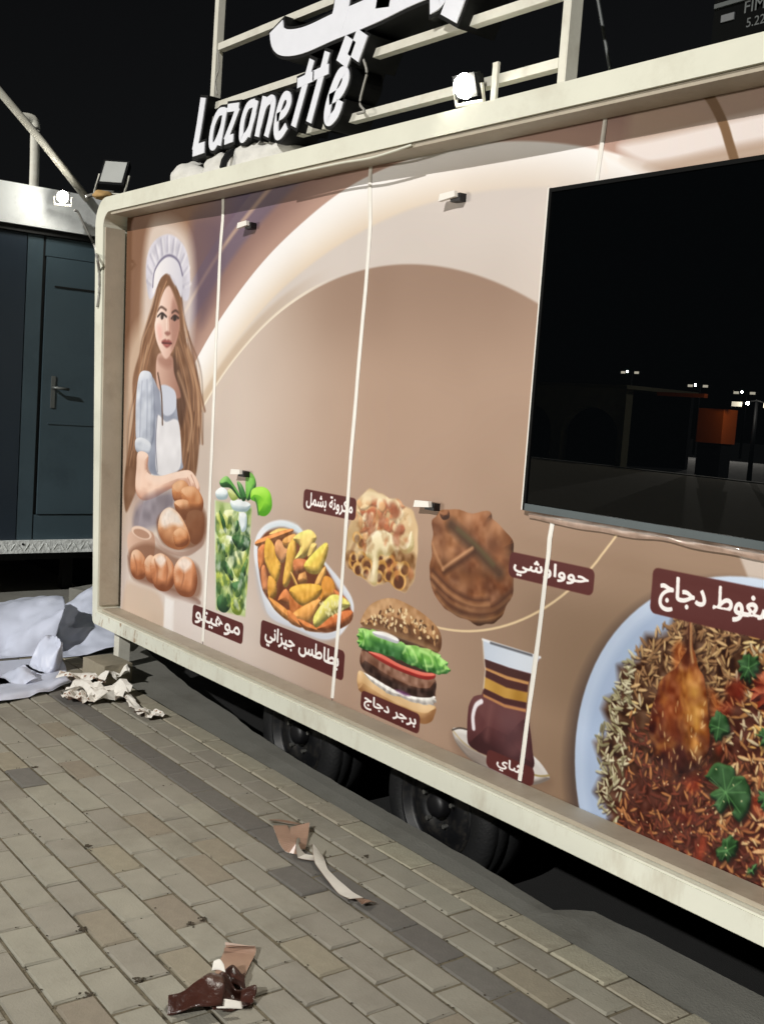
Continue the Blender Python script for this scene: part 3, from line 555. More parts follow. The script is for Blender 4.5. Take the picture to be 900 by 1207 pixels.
PW = [[(-4.005,0.922),(-3.938,0.952),(-3.870,0.956),(-3.954,0.919)],
 [(-4.093,0.883),(-3.870,0.956),(-3.857,0.940),(-4.070,0.862)],
 [(-4.093,0.835),(-4.039,0.864),(-4.031,0.796),(-4.073,0.756)],
 [(-4.026,0.887),(-3.974,0.874),(-3.911,0.804),(-3.932,0.732),(-3.974,0.746),(-4.033,0.811)],
 [(-3.955,0.882),(-3.923,0.902),(-3.855,0.865),(-3.893,0.817),(-3.945,0.841)],
 [(-3.894,0.911),(-3.811,0.944),(-3.811,0.902),(-3.871,0.881)],
 [(-3.852,0.886),(-3.808,0.918),(-3.794,0.838),(-3.835,0.738),(-3.874,0.736),(-3.864,0.822)],
 [(-3.810,0.928),(-3.712,0.972),(-3.656,0.955),(-3.670,0.923),(-3.719,0.870),(-3.791,0.849),(-3.759,0.900)],
 [(-3.700,0.873),(-3.679,0.921),(-3.643,0.922),(-3.664,0.868)],
 [(-4.057,0.754),(-4.028,0.769),(-3.991,0.679),(-4.037,0.676)],
 [(-3.993,0.732),(-3.936,0.720),(-3.930,0.668),(-3.983,0.648)],
 [(-3.762,0.766),(-3.730,0.812),(-3.698,0.772),(-3.732,0.748)],
 [(-3.799,0.837),(-3.716,0.850),(-3.703,0.817),(-3.783,0.788)],
 [(-3.634,0.767),(-3.604,0.818),(-3.572,0.843),(-3.567,0.804),(-3.597,0.759)],
 [(-3.903,0.652),(-3.850,0.704),(-3.791,0.652),(-3.863,0.644)],
 [(-3.591,0.710),(-3.575,0.798),(-3.514,0.798),(-3.489,0.744),(-3.556,0.714)],
 [(-3.820,0.777),(-3.806,0.779),(-3.758,0.736),(-3.782,0.737)],
 [(-3.801,0.692),(-3.676,0.664),(-3.614,0.716),(-3.614,0.675),(-3.734,0.606),(-3.791,0.610)],
 [(-3.812,0.710),(-3.741,0.743),(-3.615,0.762),(-3.604,0.728),(-3.695,0.669),(-3.770,0.677)],
 [(-3.972,0.645),(-3.830,0.618),(-3.821,0.581),(-3.927,0.605)],
 [(-3.782,0.612),(-3.608,0.704),(-3.619,0.644),(-3.686,0.593)],
 [(-3.821,0.620),(-3.762,0.606),(-3.720,0.573),(-3.806,0.576)],
 [(-3.707,0.846),(-3.591,0.932),(-3.566,0.908),(-3.605,0.827),(-3.657,0.809),(-3.703,0.817)],
 [(-3.733,0.601),(-3.577,0.587),(-3.683,0.568)],
 [(-3.494,0.767),(-3.424,0.751),(-3.406,0.735),(-3.472,0.732)],
 [(-3.587,0.600),(-3.498,0.663),(-3.383,0.701),(-3.388,0.656),(-3.491,0.604),(-3.559,0.590)],
 [(-3.618,0.639),(-3.540,0.722),(-3.474,0.744),(-3.396,0.722),(-3.499,0.668),(-3.596,0.603)]]
PC = [tuple(min(245, v*k_) for v, k_ in zip(c, (1.06, 1.05, 1.0))) for c in [(216, 176, 110), (204, 132, 80), (196, 122, 78), (216, 166, 74), (204, 148, 108), (206, 150, 90), (212, 164, 80), (228, 198, 122), (214, 180, 110), (200, 130, 90), (206, 150, 68), (212, 152, 96), (188, 116, 76), (214, 158, 92), (190, 116, 70), (196, 134, 60), (218, 170, 100), (170, 100, 52), (212, 160, 70), (204, 138, 76), (206, 146, 80), (190, 118, 66), (228, 194, 96), (190, 116, 66), (180, 104, 56), (176, 98, 54), (206, 196, 110)]]
for p_, c in zip([(lambda a: a.mean(0)+(a-a.mean(0))*1.13)(np.array(q)) for q in PW], PC): puff(S(p_, 4), tuple(v*.55 for v in c), c, tuple(min(255, v*1.17+8) for v in c), .035, fe=.006, amp=34, nz='s')
for k in range(40):
    x, y = 600+rng.rand()*180, 760+rng.rand()*110
    poly(E(*AF(-4.1928, 0.000916, 0.000059, 0.9897, 0.000145, -0.000503)(x, y-(x-600)*.15), .010, .006, rng.rand()*3, 8), (236, 228, 170), .6, .005)
# --- baked pasta
mo = rough(S([(-3.383,1.129),(-3.303,1.185),(-3.211,1.175),(-3.109,1.159),(-3.026,1.124),(-3.003,1.037),(-3.001,0.918),(-3.035,0.844),(-3.096,0.839),(-3.161,0.859),(-3.234,0.827),(-3.344,0.853),(-3.422,0.873),(-3.431,0.945),(-3.421,1.035)]), .006, 3); poly(mo, (206, 176, 134), 1, .010, 'm', 50)
CLIP[0] = mo
poly(S([(-3.422,0.930),(-3.299,0.932),(-3.245,0.917),(-3.223,0.842),(-3.344,0.857),(-3.423,0.877)]), (132, 92, 58), .9, .02, 's', 80); poly(S([(-3.227,0.935),(-3.114,0.991),(-3.003,0.977),(-3.007,0.909),(-3.041,0.846),(-3.096,0.842),(-3.206,0.860)]), (138, 98, 60), .9, .02, 's', 80)
for x, y, r in [(80,390,22),(120,375,20),(150,410,22),(100,430,20),(145,450,18),(225,385,22),(270,400,24),(230,430,24),(310,440,24),(270,460,20),(320,490,28),(350,430,20),(215,470,18),(120,290,18),(95,265,16),(75,365,14)]:
    c = AF(-3.5000, 0.001137, 0.000087, 1.1700, 0.000188, -0.000730)(x, y); poly(E(*c, r*.0017, r*.0014, .3), (206, 156, 88), 1, .006, 's', 60); poly(E(c[0]+.004, c[1]-.004, r*.0011, r*.0009, .3), (92, 52, 30), 1, .008)
for k in range(70):
    x, y = 110+rng.rand()*240, 80+rng.rand()*190
    c = [(200, 128, 90), (230, 204, 162), (176, 100, 68), (238, 222, 190), (216, 166, 118)][k % 5]
    puff(S(E(*AF(-3.5000, 0.001137, 0.000087, 1.1700, 0.000188, -0.000730)(x, y), .014+.02*rng.rand(), .010+.012*rng.rand(), rng.rand()*3, 7)), tuple(v*.7 for v in c), c, tuple(min(255, v*1.12) for v in c), .012, fe=.010, amp=20, a=.85)
puff(S([(-3.289,1.013),(-3.208,1.044),(-3.130,1.027),(-3.078,1.004),(-3.037,1.063),(-3.018,1.005),(-3.063,0.976),(-3.114,0.991),(-3.159,0.953),(-3.216,0.945),(-3.219,0.866),(-3.228,0.831),(-3.262,0.843),(-3.258,0.915),(-3.300,0.940)]), (180, 160, 110), (232, 216, 176), (248, 240, 214), .03, fe=.008, amp=20)
for k in range(60):
    x, y = 70+320*rng.rand(), 150+330*rng.rand(); c = [(226, 206, 168), (150, 108, 64), (190, 112, 70), (236, 222, 190), (120, 78, 46)][rng.randint(5)]; poly(rough(E(*AF(-3.5000, 0.001137, 0.000087, 1.1700, 0.000188, -0.000730)(x, y), .012+.02*rng.rand(), .008+.012*rng.rand(), rng.rand()*3, 14), .004, k, 4), c, .45, .012, 's', 40)
poly(S([(-3.354,1.164),(-3.296,1.184),(-3.211,1.173),(-3.109,1.156),(-3.132,1.145),(-3.234,1.153),(-3.324,1.135)]), (232, 214, 178), .8, .02)
for x, y in [(165,170),(310,150),(325,240),(235,190),(290,120),(310,285),(180,225)]: poly(S(E(*AF(-3.5000, 0.001137, 0.000087, 1.1700, 0.000188, -0.000730)(x, y), .03, .02, rng.rand()*3, 6)), (150, 82, 56), .6, .016, 's', 50)
CLIP[0] = None
# --- stuffed flat bread
ho = rough(S([(-2.926,1.114),(-2.886,1.156),(-2.767,1.166),(-2.644,1.174),(-2.613,1.154),(-2.527,1.104),(-2.503,1.033),(-2.506,0.925),(-2.545,0.849),(-2.600,0.809),(-2.692,0.799),(-2.790,0.815),(-2.860,0.838),(-2.913,0.910),(-2.926,0.967),(-2.918,1.042)]), .006, 8); CLIP[0] = ho; puff(ho, (62, 36, 22), (128, 82, 52), (166, 114, 78), .06, amp=60)
for k in range(70):
    x, y = 480+rng.rand()*360, 180+rng.rand()*470; c = [(104, 58, 34), (186, 132, 92), (88, 48, 30), (166, 104, 66)][k % 4]
    poly(S(E(*AF(-3.5000, 0.001137, 0.000087, 1.1700, 0.000188, -0.000730)(x, y), .02+.03*rng.rand(), .012+.02*rng.rand(), rng.rand()*3, 7)), c, .35, .03, 's', 50)
for p_ in [[(-2.908,0.911),(-2.818,0.868),(-2.698,0.854),(-2.588,0.875),(-2.507,0.938)],
 [(-2.875,0.872),(-2.793,0.836),(-2.685,0.829),(-2.576,0.857),(-2.513,0.903)],
 [(-2.906,0.941),(-2.799,0.893),(-2.691,0.877),(-2.610,0.892)]]: line(S(p_, closed=False), .016, (78, 44, 28), .75, .016); line(S([(x, z-.018) for x, z in p_], closed=False), .012, (190, 140, 96), .55, .016)
line(S([(-2.826,1.113),(-2.734,1.068),(-2.657,1.030),(-2.572,0.988)], closed=False), .045, (70, 48, 34), .85, .03); line(S([(-2.792,1.103),(-2.692,1.060),(-2.604,1.011)], closed=False), .012, (96, 96, 60), .6, .02)
line(S([(-2.711,1.047),(-2.780,1.004),(-2.851,0.955)], closed=False), .014, (200, 150, 110), .9, .01); line(S([(-2.701,1.038),(-2.768,0.992),(-2.844,0.946)], closed=False), .02, (70, 40, 26), .7, .016); line(S([(-2.917,1.035),(-2.889,0.995),(-2.851,0.955)], closed=False), .012, (190, 140, 100), .7, .012)
puff(S([(-2.891,1.148),(-2.848,1.162),(-2.839,1.136),(-2.871,1.125)]), (60, 34, 22), (120, 74, 46), (160, 108, 74), .03)
CLIP[0] = None
# --- burger
poly(S([(-3.298,0.656),(-3.171,0.668),(-2.946,0.669),(-2.847,0.664),(-2.853,0.567),(-2.849,0.477),(-2.995,0.463),(-3.189,0.480),(-3.281,0.512),(-3.284,0.600)]), (58, 36, 28), 1, .012)
puff(S([(-3.304,0.462),(-3.294,0.489),(-3.250,0.488),(-3.124,0.468),(-2.980,0.462),(-2.842,0.473),(-2.837,0.435),(-2.858,0.407),(-2.913,0.390),(-3.061,0.393),(-3.261,0.408),(-3.296,0.429)]), (140, 96, 58), (204, 162, 112), (236, 206, 164), .05, amp=26)
puff(rough(S([(-3.262,0.487),(-3.205,0.486),(-3.125,0.477),(-3.048,0.472),(-2.967,0.477),(-2.849,0.505),(-2.844,0.476),(-2.921,0.458),(-3.046,0.452),(-3.146,0.452)]), .007, 6, 14), (170, 164, 160), (232, 228, 222), (252, 252, 250), .02, amp=50, nz='s')
puff(S([(-3.288,0.566),(-3.239,0.571),(-3.158,0.560),(-3.042,0.549),(-2.932,0.548),(-2.848,0.565),(-2.846,0.510),(-2.896,0.487),(-2.981,0.474),(-3.071,0.476),(-3.190,0.490),(-3.285,0.511)]), (52, 32, 26), (112, 76, 60), (152, 112, 92), .06, amp=60, nz='s')
poly(S([(-3.063,0.473),(-3.019,0.480),(-2.974,0.475),(-3.010,0.466)]), (110, 60, 110), .8, .01)
puff(S([(-3.244,0.575),(-3.161,0.584),(-3.045,0.572),(-2.921,0.574),(-2.857,0.584),(-2.852,0.568),(-2.904,0.551),(-3.005,0.547),(-3.095,0.550),(-3.190,0.560)]), (138, 34, 30), (204, 76, 64), (236, 140, 120), .025, amp=16)
puff(rough(S([(-3.314,0.613),(-3.306,0.650),(-3.218,0.663),(-3.070,0.656),(-2.974,0.658),(-2.875,0.662),(-2.804,0.642),(-2.781,0.612),(-2.824,0.587),(-2.900,0.583),(-2.965,0.584),(-3.039,0.587),(-3.138,0.584),(-3.240,0.579),(-3.302,0.581)]), .010, 5, 14), (44, 96, 40), (112, 176, 76), (176, 226, 132), .04, amp=70, nz='s')
poly(S([(-3.254,0.624),(-3.167,0.635),(-3.031,0.641),(-3.048,0.595),(-3.139,0.593),(-3.219,0.605)]), (50, 104, 56), .75, .03, 's', 50)
for p_ in [[(-3.035,0.617),(-3.002,0.648),(-2.953,0.608),(-2.980,0.587)],
 [(-2.944,0.647),(-2.886,0.641),(-2.868,0.609),(-2.916,0.598)],
 [(-2.874,0.653),(-2.817,0.639),(-2.800,0.612),(-2.839,0.593)],
 [(-3.313,0.638),(-3.272,0.642),(-3.282,0.591)],
 [(-2.912,0.617),(-2.894,0.585)]]: line(S(p_, closed=False), .008, (196, 236, 150), .7, .01)
for p_ in [[(-3.015,0.635),(-2.982,0.601),(-2.937,0.593)],
 [(-2.928,0.632),(-2.908,0.591)],
 [(-2.858,0.639),(-2.825,0.597)],
 [(-3.289,0.643),(-3.258,0.591)]]: line(S(p_, closed=False), .008, (60, 120, 50), .7, .01)
puff(S([(-3.225,0.657),(-3.148,0.670),(-3.071,0.663),(-3.072,0.644),(-3.145,0.642),(-3.208,0.643)]), (176, 176, 184), (226, 226, 230), (250, 250, 250), .02)
puff(S([(-3.306,0.684),(-3.260,0.747),(-3.185,0.787),(-3.110,0.804),(-3.020,0.797),(-2.931,0.778),(-2.857,0.747),(-2.830,0.708),(-2.839,0.665),(-2.889,0.663),(-2.975,0.667),(-3.071,0.670),(-3.172,0.673),(-3.267,0.664),(-3.297,0.666)]), (92, 58, 36), (164, 118, 78), (198, 158, 116), .09, amp=40, nz='s')
poly(S([(-3.296,0.669),(-3.173,0.682),(-2.976,0.676),(-2.848,0.668),(-2.889,0.663),(-2.975,0.667),(-3.071,0.670),(-3.172,0.673),(-3.267,0.664)]), (206, 168, 122), .6, .03)
for k in range(110):
    u, v = rng.rand(), rng.rand(); x = 160+580*u; top = 230-150*math.sin(min(1, u*1.6)*math.pi/2)+max(0, u-.45)*420; bot = 280+200*u
    y = top+20+(bot-top-50)*v*.9; c = [(226, 196, 150), (84, 54, 34), (236, 214, 172), (190, 146, 98)][k % 4]
    poly(E(*AF(-3.4156, 0.000733, 0.000054, 0.7683, 0.000162, -0.000459)(x, y), .006+.006*rng.rand(), .004+.003*rng.rand(), rng.rand()*3, 8), c, .9, .004)
# --- glass of tea
poly(S([(-2.728,0.401),(-2.651,0.364),(-2.550,0.337),(-2.398,0.343),(-2.278,0.382),(-2.311,0.353),(-2.434,0.322),(-2.568,0.317),(-2.700,0.350)]), (96, 72, 58), .5, .06)
puff(S([(-2.737,0.413),(-2.702,0.430),(-2.515,0.448),(-2.359,0.443),(-2.277,0.400),(-2.290,0.377),(-2.348,0.347),(-2.448,0.329),(-2.556,0.330),(-2.641,0.343),(-2.710,0.374)]), (120, 110, 104), (202, 196, 192), (240, 238, 236), .02, amp=8)
line(S([(-2.733,0.412),(-2.690,0.392),(-2.646,0.381),(-2.554,0.377)], closed=False), .006, (190, 170, 130), .9); line(S([(-2.738,0.414),(-2.702,0.431),(-2.659,0.437)], closed=False), .006, (70, 60, 54), .9); line(S([(-2.352,0.381),(-2.315,0.386),(-2.277,0.400)], closed=False), .006, (150, 130, 80), .9); poly(S([(-2.711,0.386),(-2.646,0.381),(-2.554,0.374),(-2.553,0.341),(-2.634,0.345)]), (116, 102, 92), .7, .02)
poly(np.array([(-2.626,0.756),(-2.359,0.756),(-2.383,0.696),(-2.403,0.650),(-2.401,0.586),(-2.379,0.528),(-2.359,0.466),(-2.347,0.396),(-2.402,0.379),(-2.555,0.379),(-2.603,0.379),(-2.654,0.393),(-2.665,0.458),(-2.665,0.516),(-2.645,0.554),(-2.608,0.570),(-2.600,0.591),(-2.598,0.644),(-2.610,0.693)]), (84, 42, 44), 1, .008)
puff(S([(-2.645,0.554),(-2.598,0.572),(-2.510,0.576),(-2.399,0.568),(-2.375,0.520),(-2.358,0.461),(-2.348,0.401),(-2.453,0.372),(-2.555,0.379),(-2.603,0.379),(-2.654,0.393),(-2.665,0.458),(-2.665,0.516)]), (56, 24, 28), (88, 46, 48), (104, 62, 62), .12, amp=8)
poly(S([(-2.507,0.549),(-2.423,0.553),(-2.391,0.498),(-2.390,0.434),(-2.430,0.394),(-2.485,0.414),(-2.514,0.491)]), (100, 68, 72), .55, .08)
poly([(-2.625,0.755),(-2.360,0.754),(-2.386,0.695),(-2.491,0.690),(-2.610,0.692)], (190, 200, 216), 1, .006, col2=(214, 220, 230), ang=0)
poly([(-2.610,0.692),(-2.491,0.690),(-2.389,0.692),(-2.399,0.664),(-2.494,0.659),(-2.603,0.669)], (66, 34, 32), 1, .005); poly([(-2.602,0.666),(-2.494,0.662),(-2.398,0.667),(-2.400,0.656),(-2.496,0.650),(-2.600,0.657)], (186, 136, 84), 1, .005)
poly([(-2.600,0.657),(-2.496,0.650),(-2.400,0.656),(-2.401,0.632),(-2.496,0.624),(-2.599,0.636)], (70, 34, 32), 1, .005); poly([(-2.600,0.634),(-2.496,0.624),(-2.399,0.632),(-2.400,0.599),(-2.499,0.588),(-2.600,0.596)], (176, 132, 56), 1, .006, 'm', 40)
poly([(-2.599,0.595),(-2.499,0.587),(-2.400,0.598),(-2.401,0.582),(-2.497,0.570),(-2.601,0.576)], (66, 30, 30), 1, .005); poly([(-2.601,0.576),(-2.496,0.568),(-2.399,0.578),(-2.399,0.568),(-2.495,0.558),(-2.598,0.567)], (176, 122, 78), 1, .005)
line([(-2.625,0.755),(-2.359,0.755)], .008, (236, 240, 246), .9, .005); line([(-2.585,0.752),(-2.396,0.753)], .008, (60, 60, 66), .8, .006); line([(-2.625,0.755),(-2.610,0.692),(-2.600,0.657),(-2.601,0.595)], .006, (216, 206, 190), .7, .006)
line(S([(-2.606,0.549),(-2.631,0.528),(-2.641,0.489),(-2.633,0.450)], closed=False), .017, (236, 230, 236), .95, .006); line(S([(-2.557,0.545),(-2.564,0.486),(-2.568,0.437)], closed=False), .02, (120, 78, 76), .6, .03)
# --- platter of rice and chicken
PC_, PR = (-1.606, .553), .578
poly(E(PC_[0]-.02, PC_[1]-.03, PR+.012, PR+.012, 0, 80), (70, 56, 52), .75, .05); poly(E(*PC_, PR, PR, 0, 90), (176, 192, 218), 1, .006, col2=(206, 218, 236), ang=.6); poly(E(PC_[0]+.012, PC_[1], PR-.03, PR-.03, 0, 80), (160, 178, 208), .8, .03)
rice = []
for k in range(90):
    a = 2*math.pi*k/90; r = PR-.070+.022*math.sin(k*1.7)+.016*rng.rand()+(.0 if abs(a-math.pi) < 1 else .03); rice.append((PC_[0]+.02+r*math.cos(a), PC_[1]+r*math.sin(a)))
poly([(PC_[0]+(x-PC_[0])*.965, PC_[1]+(z-PC_[1])*.965) for x, z in rice], (70, 40, 22), 1, .03, 's', 90)
def zone(x, z):
    dx, dz = x-PC_[0], z-PC_[1]
    n = NZ['l'][min(CH-1, max(0, int((z-PZ0)*PPM))), min(CW-1, max(0, int((x-PX0)*PPM)))]
    if dx < -.40+.05*(n-.5): return 0
    if dz > .18 and dx < -.05: return 1
    if dz > .12: return 2
    return 3 if n > .44 else 4
ZC = [[tuple(.2*sum(c)/3+.8*v+8 for v in c) for c in q] for q in [[(150, 142, 98), (178, 170, 130), (112, 104, 66), (196, 188, 150)], [(176, 134, 78), (206, 164, 104), (136, 92, 50), (150, 104, 60)], [(206, 152, 66), (226, 190, 120), (160, 100, 44), (190, 170, 130)], [(120, 46, 24), (96, 34, 20), (176, 106, 50), (76, 28, 18)], [(150, 78, 36), (190, 130, 70), (110, 46, 24), (206, 168, 110)]]]
for p_ in [(-1.85, .42, .17, .13), (-1.62, .38, .16, .16), (-1.35, .46, .26, .2), (-1.5, .75, .2, .12)]: poly(S(E(*p_, .3, 12)), (72, 24, 16), .7, .08, 's', 40)
for k in range(3300):
    a = rng.rand()*2*math.pi; r = (PR-.075)*math.sqrt(rng.rand()); x, z = PC_[0]+.01+r*math.cos(a), PC_[1]+r*math.sin(a)
    if x > -.95: continue
    c = ZC[zone(x, z)][rng.randint(4)]; s = .7+.6*rng.rand()
    e = E(x, z, .0155*s, .0040*s, rng.rand()*math.pi, 8)
    poly(e+np.array([.002, -.003]), (36, 16, 8), .6, .006); poly(e, c, .92, .005, col2=tuple(min(255, v*1.18) for v in c), ang=1.5)
for k in range(36):
    x = PC_[0]-.3+.7*rng.rand(); z = PC_[1]-.38+.7*rng.rand(); poly(S(E(x, z, .02+.03*rng.rand(), .012+.02*rng.rand(), rng.rand()*3, 6)), [(150, 52, 26), (92, 24, 16), (190, 96, 40)][k % 3], .6, .02, 's', 50)
dr = S([(-1.816,0.978),(-1.820,0.968),(-1.816,0.915),(-1.828,0.875),(-1.859,0.833),(-1.891,0.791),(-1.911,0.739),(-1.919,0.687),(-1.912,0.626),(-1.888,0.577),(-1.848,0.555),(-1.800,0.558),(-1.759,0.578),(-1.727,0.620),(-1.717,0.676),(-1.724,0.740),(-1.740,0.795),(-1.756,0.839),(-1.779,0.875),(-1.798,0.919),(-1.809,0.971)])
poly(dr+np.array([.012, -.012]), (36, 12, 8), .7, .03)
dr = rough(dr, .006, 2); CLIP[0] = dr; puff(dr, (44, 14, 8), (122, 58, 26), (178, 108, 48), .10, L=(.15, .75), amp=70, nz='s')
for k in range(60):
    x, y = 390+240*rng.rand(), 500+460*rng.rand(); c = [(112, 40, 20), (206, 132, 54), (70, 20, 14), (232, 176, 96)][rng.randint(4)]; line(S([AF(-2.2531, 0.000730, 0.000071, 1.0561, 0.000167, -0.000600)(x+8*rng.randn(), y-40), AF(-2.2531, 0.000730, 0.000071, 1.0561, 0.000167, -0.000600)(x, y), AF(-2.2531, 0.000730, 0.000071, 1.0561, 0.000167, -0.000600)(x+8*rng.randn(), y+40)], closed=False), .007, c, .4, .012)
poly(S([(-1.909,0.690),(-1.907,0.765),(-1.861,0.820),(-1.833,0.772),(-1.844,0.683),(-1.813,0.606),(-1.823,0.563),(-1.876,0.574),(-1.906,0.628)]), (96, 32, 18), .45, .09, 's', 60); poly(S([(-1.862,0.641),(-1.837,0.685),(-1.804,0.651),(-1.790,0.594),(-1.830,0.561)]), (44, 12, 12), .6, .07)
poly(S([(-1.806,0.821),(-1.777,0.822),(-1.752,0.768),(-1.743,0.693),(-1.751,0.631),(-1.772,0.649),(-1.786,0.723)]), (226, 164, 66), .65, .06, 's', 100)
poly(S([(-1.885,0.746),(-1.860,0.783),(-1.832,0.735),(-1.835,0.667),(-1.862,0.672)]), (172, 88, 38), .5, .06, 's', 60)
poly(S([(-1.786,0.796),(-1.771,0.799),(-1.759,0.755),(-1.760,0.706),(-1.774,0.726)]), (252, 214, 130), .5, .04)
for k in range(34):
    x, y = 400+235*rng.rand(), 600+350*rng.rand(); poly(E(*AF(-2.2531, 0.000730, 0.000071, 1.0561, 0.000167, -0.000600)(x, y), .0022, .006+.006*rng.rand(), .35*rng.randn(), 8), (250, 220, 160), .65, .005)
for k in range(26):
    x, y = 380+270*rng.rand(), 640+330*rng.rand(); poly(rough(E(*AF(-2.2531, 0.000730, 0.000071, 1.0561, 0.000167, -0.000600)(x, y), .012, .02, rng.rand()*3, 12), .005, k, 4), [(58, 14, 12), (120, 50, 24), (206, 140, 64)][k % 3], .35, .016)
CLIP[0] = None
line(S([(-1.820,0.968),(-1.814,0.909),(-1.807,0.869)], closed=False), .02, (70, 30, 22), .6, .02); line(S([(-1.811,0.970),(-1.805,0.911),(-1.794,0.872)], closed=False), .008, (214, 170, 120), .7, .008)
puff(rough(S([(-1.604,0.865),(-1.577,0.905),(-1.527,0.906),(-1.513,0.842),(-1.563,0.795),(-1.598,0.820)]), .012, 3), (60, 14, 10), (134, 48, 30), (196, 112, 76), .06, amp=60, nz='s')
LEAF = [[(-1.718,0.585),(-1.682,0.632),(-1.634,0.623),(-1.621,0.601),(-1.585,0.604),(-1.580,0.559),(-1.592,0.497),(-1.622,0.498),(-1.629,0.525),(-1.659,0.497),(-1.693,0.497),(-1.675,0.521),(-1.701,0.531),(-1.673,0.558),(-1.709,0.570)],
 [(-1.551,0.586),(-1.522,0.607),(-1.500,0.575),(-1.533,0.541),(-1.553,0.563)],
 [(-1.660,0.390),(-1.638,0.433),(-1.602,0.441),(-1.601,0.406),(-1.624,0.376),(-1.650,0.369)],
 [(-1.564,0.373),(-1.545,0.398),(-1.539,0.377),(-1.557,0.364)]] + [[(-1.653,0.899),(-1.630,0.927),(-1.598,0.929),(-1.594,0.890),(-1.616,0.862),(-1.643,0.867)],
 [(-1.719,0.718),(-1.698,0.765),(-1.660,0.729),(-1.682,0.687),(-1.709,0.685)],
 [(-1.575,0.735),(-1.546,0.755),(-1.517,0.724),(-1.552,0.702)]]
for k, p_ in enumerate(LEAF): lf = rough(S(p_, 6), .007, k, 6); poly(lf+np.array([.006, -.007]), (24, 12, 8), .6, .012); puff(lf, (14, 34, 18), (40, 76, 40), (74, 116, 66), .012, amp=46, fe=.005, nz='s'); cl = lf.mean(0); [line([cl, cl+(q-cl)*.8], .003, (96, 146, 88), .6, .004) for q in lf[::7]]
for k in range(46):
    x, z = PC_[0]+.05+.3*rng.rand(), PC_[1]-.3+.62*rng.rand(); a = rng.rand()*3
    poly(E(x, z, .028, .0055, a, 10), (222, 176, 126), .95, .005, 't', 30)
for k in range(160):
    x, z = PC_[0]-.38+.8*rng.rand(), PC_[1]-.36+.5*rng.rand(); poly(E(x, z, .003, .002, rng.rand()*3, 6), (250, 224, 180), .75, .004)
# --- name plates
TAGS = []                                            # (text, x0, x1, z0, z1) in metres
def tag_plate(p, text, rx=.012):
    (xa, za), (xb, zb) = p; x0, x1 = min(xa, xb), max(xa, xb); z0, z1 = min(za, zb), max(za, zb)
    pts = []
    for cx, cz, a0 in ((x1-rx, z1-rx, 0), (x0+rx, z1-rx, 90), (x0+rx, z0+rx, 180), (x1-rx, z0+rx, 270)):
        pts += [(cx+rx*math.cos(math.radians(a0+t)), cz+rx*math.sin(math.radians(a0+t))) for t in (0, 22, 45, 67, 90)]
    poly(pts, (84, 36, 34), 1, .004, 'l', 8); TAGS.append((text, x0, x1, z0, z1))
TL = [[(-3.759,1.142),(-3.384,1.056)],
 [(-4.656,0.492),(-4.180,0.396)],
 [(-4.034,0.541),(-3.395,0.423)],
 [(-2.530,1.065),(-2.167,0.984)],
 [(-3.270,0.421),(-2.911,0.348)],
 [(-2.560,0.402),(-2.339,0.341)],
 [(-1.954,1.107),(-1.951,0.977)]]
TL[-1] = [TL[-1][0], (-1.47, TL[-1][1][1])]
for p_, t in zip(TL, ['مكرونة بشمل', 'موهيتو', 'بطاطس جيزاني', 'حوواوشي', 'برجر دجاج', 'شاي', 'مضغوط دجاج']): tag_plate(p_, t, .02)
# --- lettering on the plates, rastered from the bundled font's outlines (letters put in their joined forms, right to left)
AR = {'م': 'FEE1 FEE2 FEE3 FEE4', 'ك': 'FED9 FEDA FEDB FEDC', 'ر': 'FEAD FEAE', 'و': 'FEED FEEE', 'ن': 'FEE5 FEE6 FEE7 FEE8', 'ة': 'FE93 FE94', 'ب': 'FE8F FE90 FE91 FE92', 'ش': 'FEB5 FEB6 FEB7 FEB8', 'ل': 'FEDD FEDE FEDF FEE0', 'ه': 'FEE9 FEEA FEEB FEEC', 'ي': 'FEF1 FEF2 FEF3 FEF4', 'ت': 'FE95 FE96 FE97 FE98', 'ط': 'FEC1 FEC2 FEC3 FEC4', 'ا': 'FE8D FE8E', 'س': 'FEB1 FEB2 FEB3 FEB4', 'ج': 'FE9D FE9E FE9F FEA0', 'ز': 'FEAF FEB0', 'ح': 'FEA1 FEA2 FEA3 FEA4', 'د': 'FEA9 FEAA', 'ض': 'FEBD FEBE FEBF FEC0', 'غ': 'FECD FECE FECF FED0'}
AR = {k: [chr(int(c, 16)) for c in v.split()] for k, v in AR.items()}
def shape_ar(s):
    o = []
    for i, c in enumerate(s):
        if c == ' ': o.append(' '); continue
        pj = i > 0 and s[i-1] != ' ' and len(AR[s[i-1]]) > 2; nj = i < len(s)-1 and s[i+1] != ' ' and len(AR[c]) > 2
        o.append(AR[c][(3 if nj else 1) if pj else (2 if nj else 0)])
    return ''.join(o[::-1])
def text_tris(body, bold=.006):
    cu = bpy.data.curves.new('t', 'FONT'); cu.body = body; cu.size = 1; cu.offset = bold; cu.resolution_u = 3
    ob = bpy.data.objects.new('t', cu); col.objects.link(ob); bpy.context.view_layer.update()
    me = ob.evaluated_get(bpy.context.evaluated_depsgraph_get()).to_mesh(); me.calc_loop_triangles()
    v = np.array([q.co[:2] for q in me.vertices]); t = np.array([q.vertices[:] for q in me.loop_triangles])
    bpy.data.objects.remove(ob); bpy.data.curves.remove(cu)
    return v, t
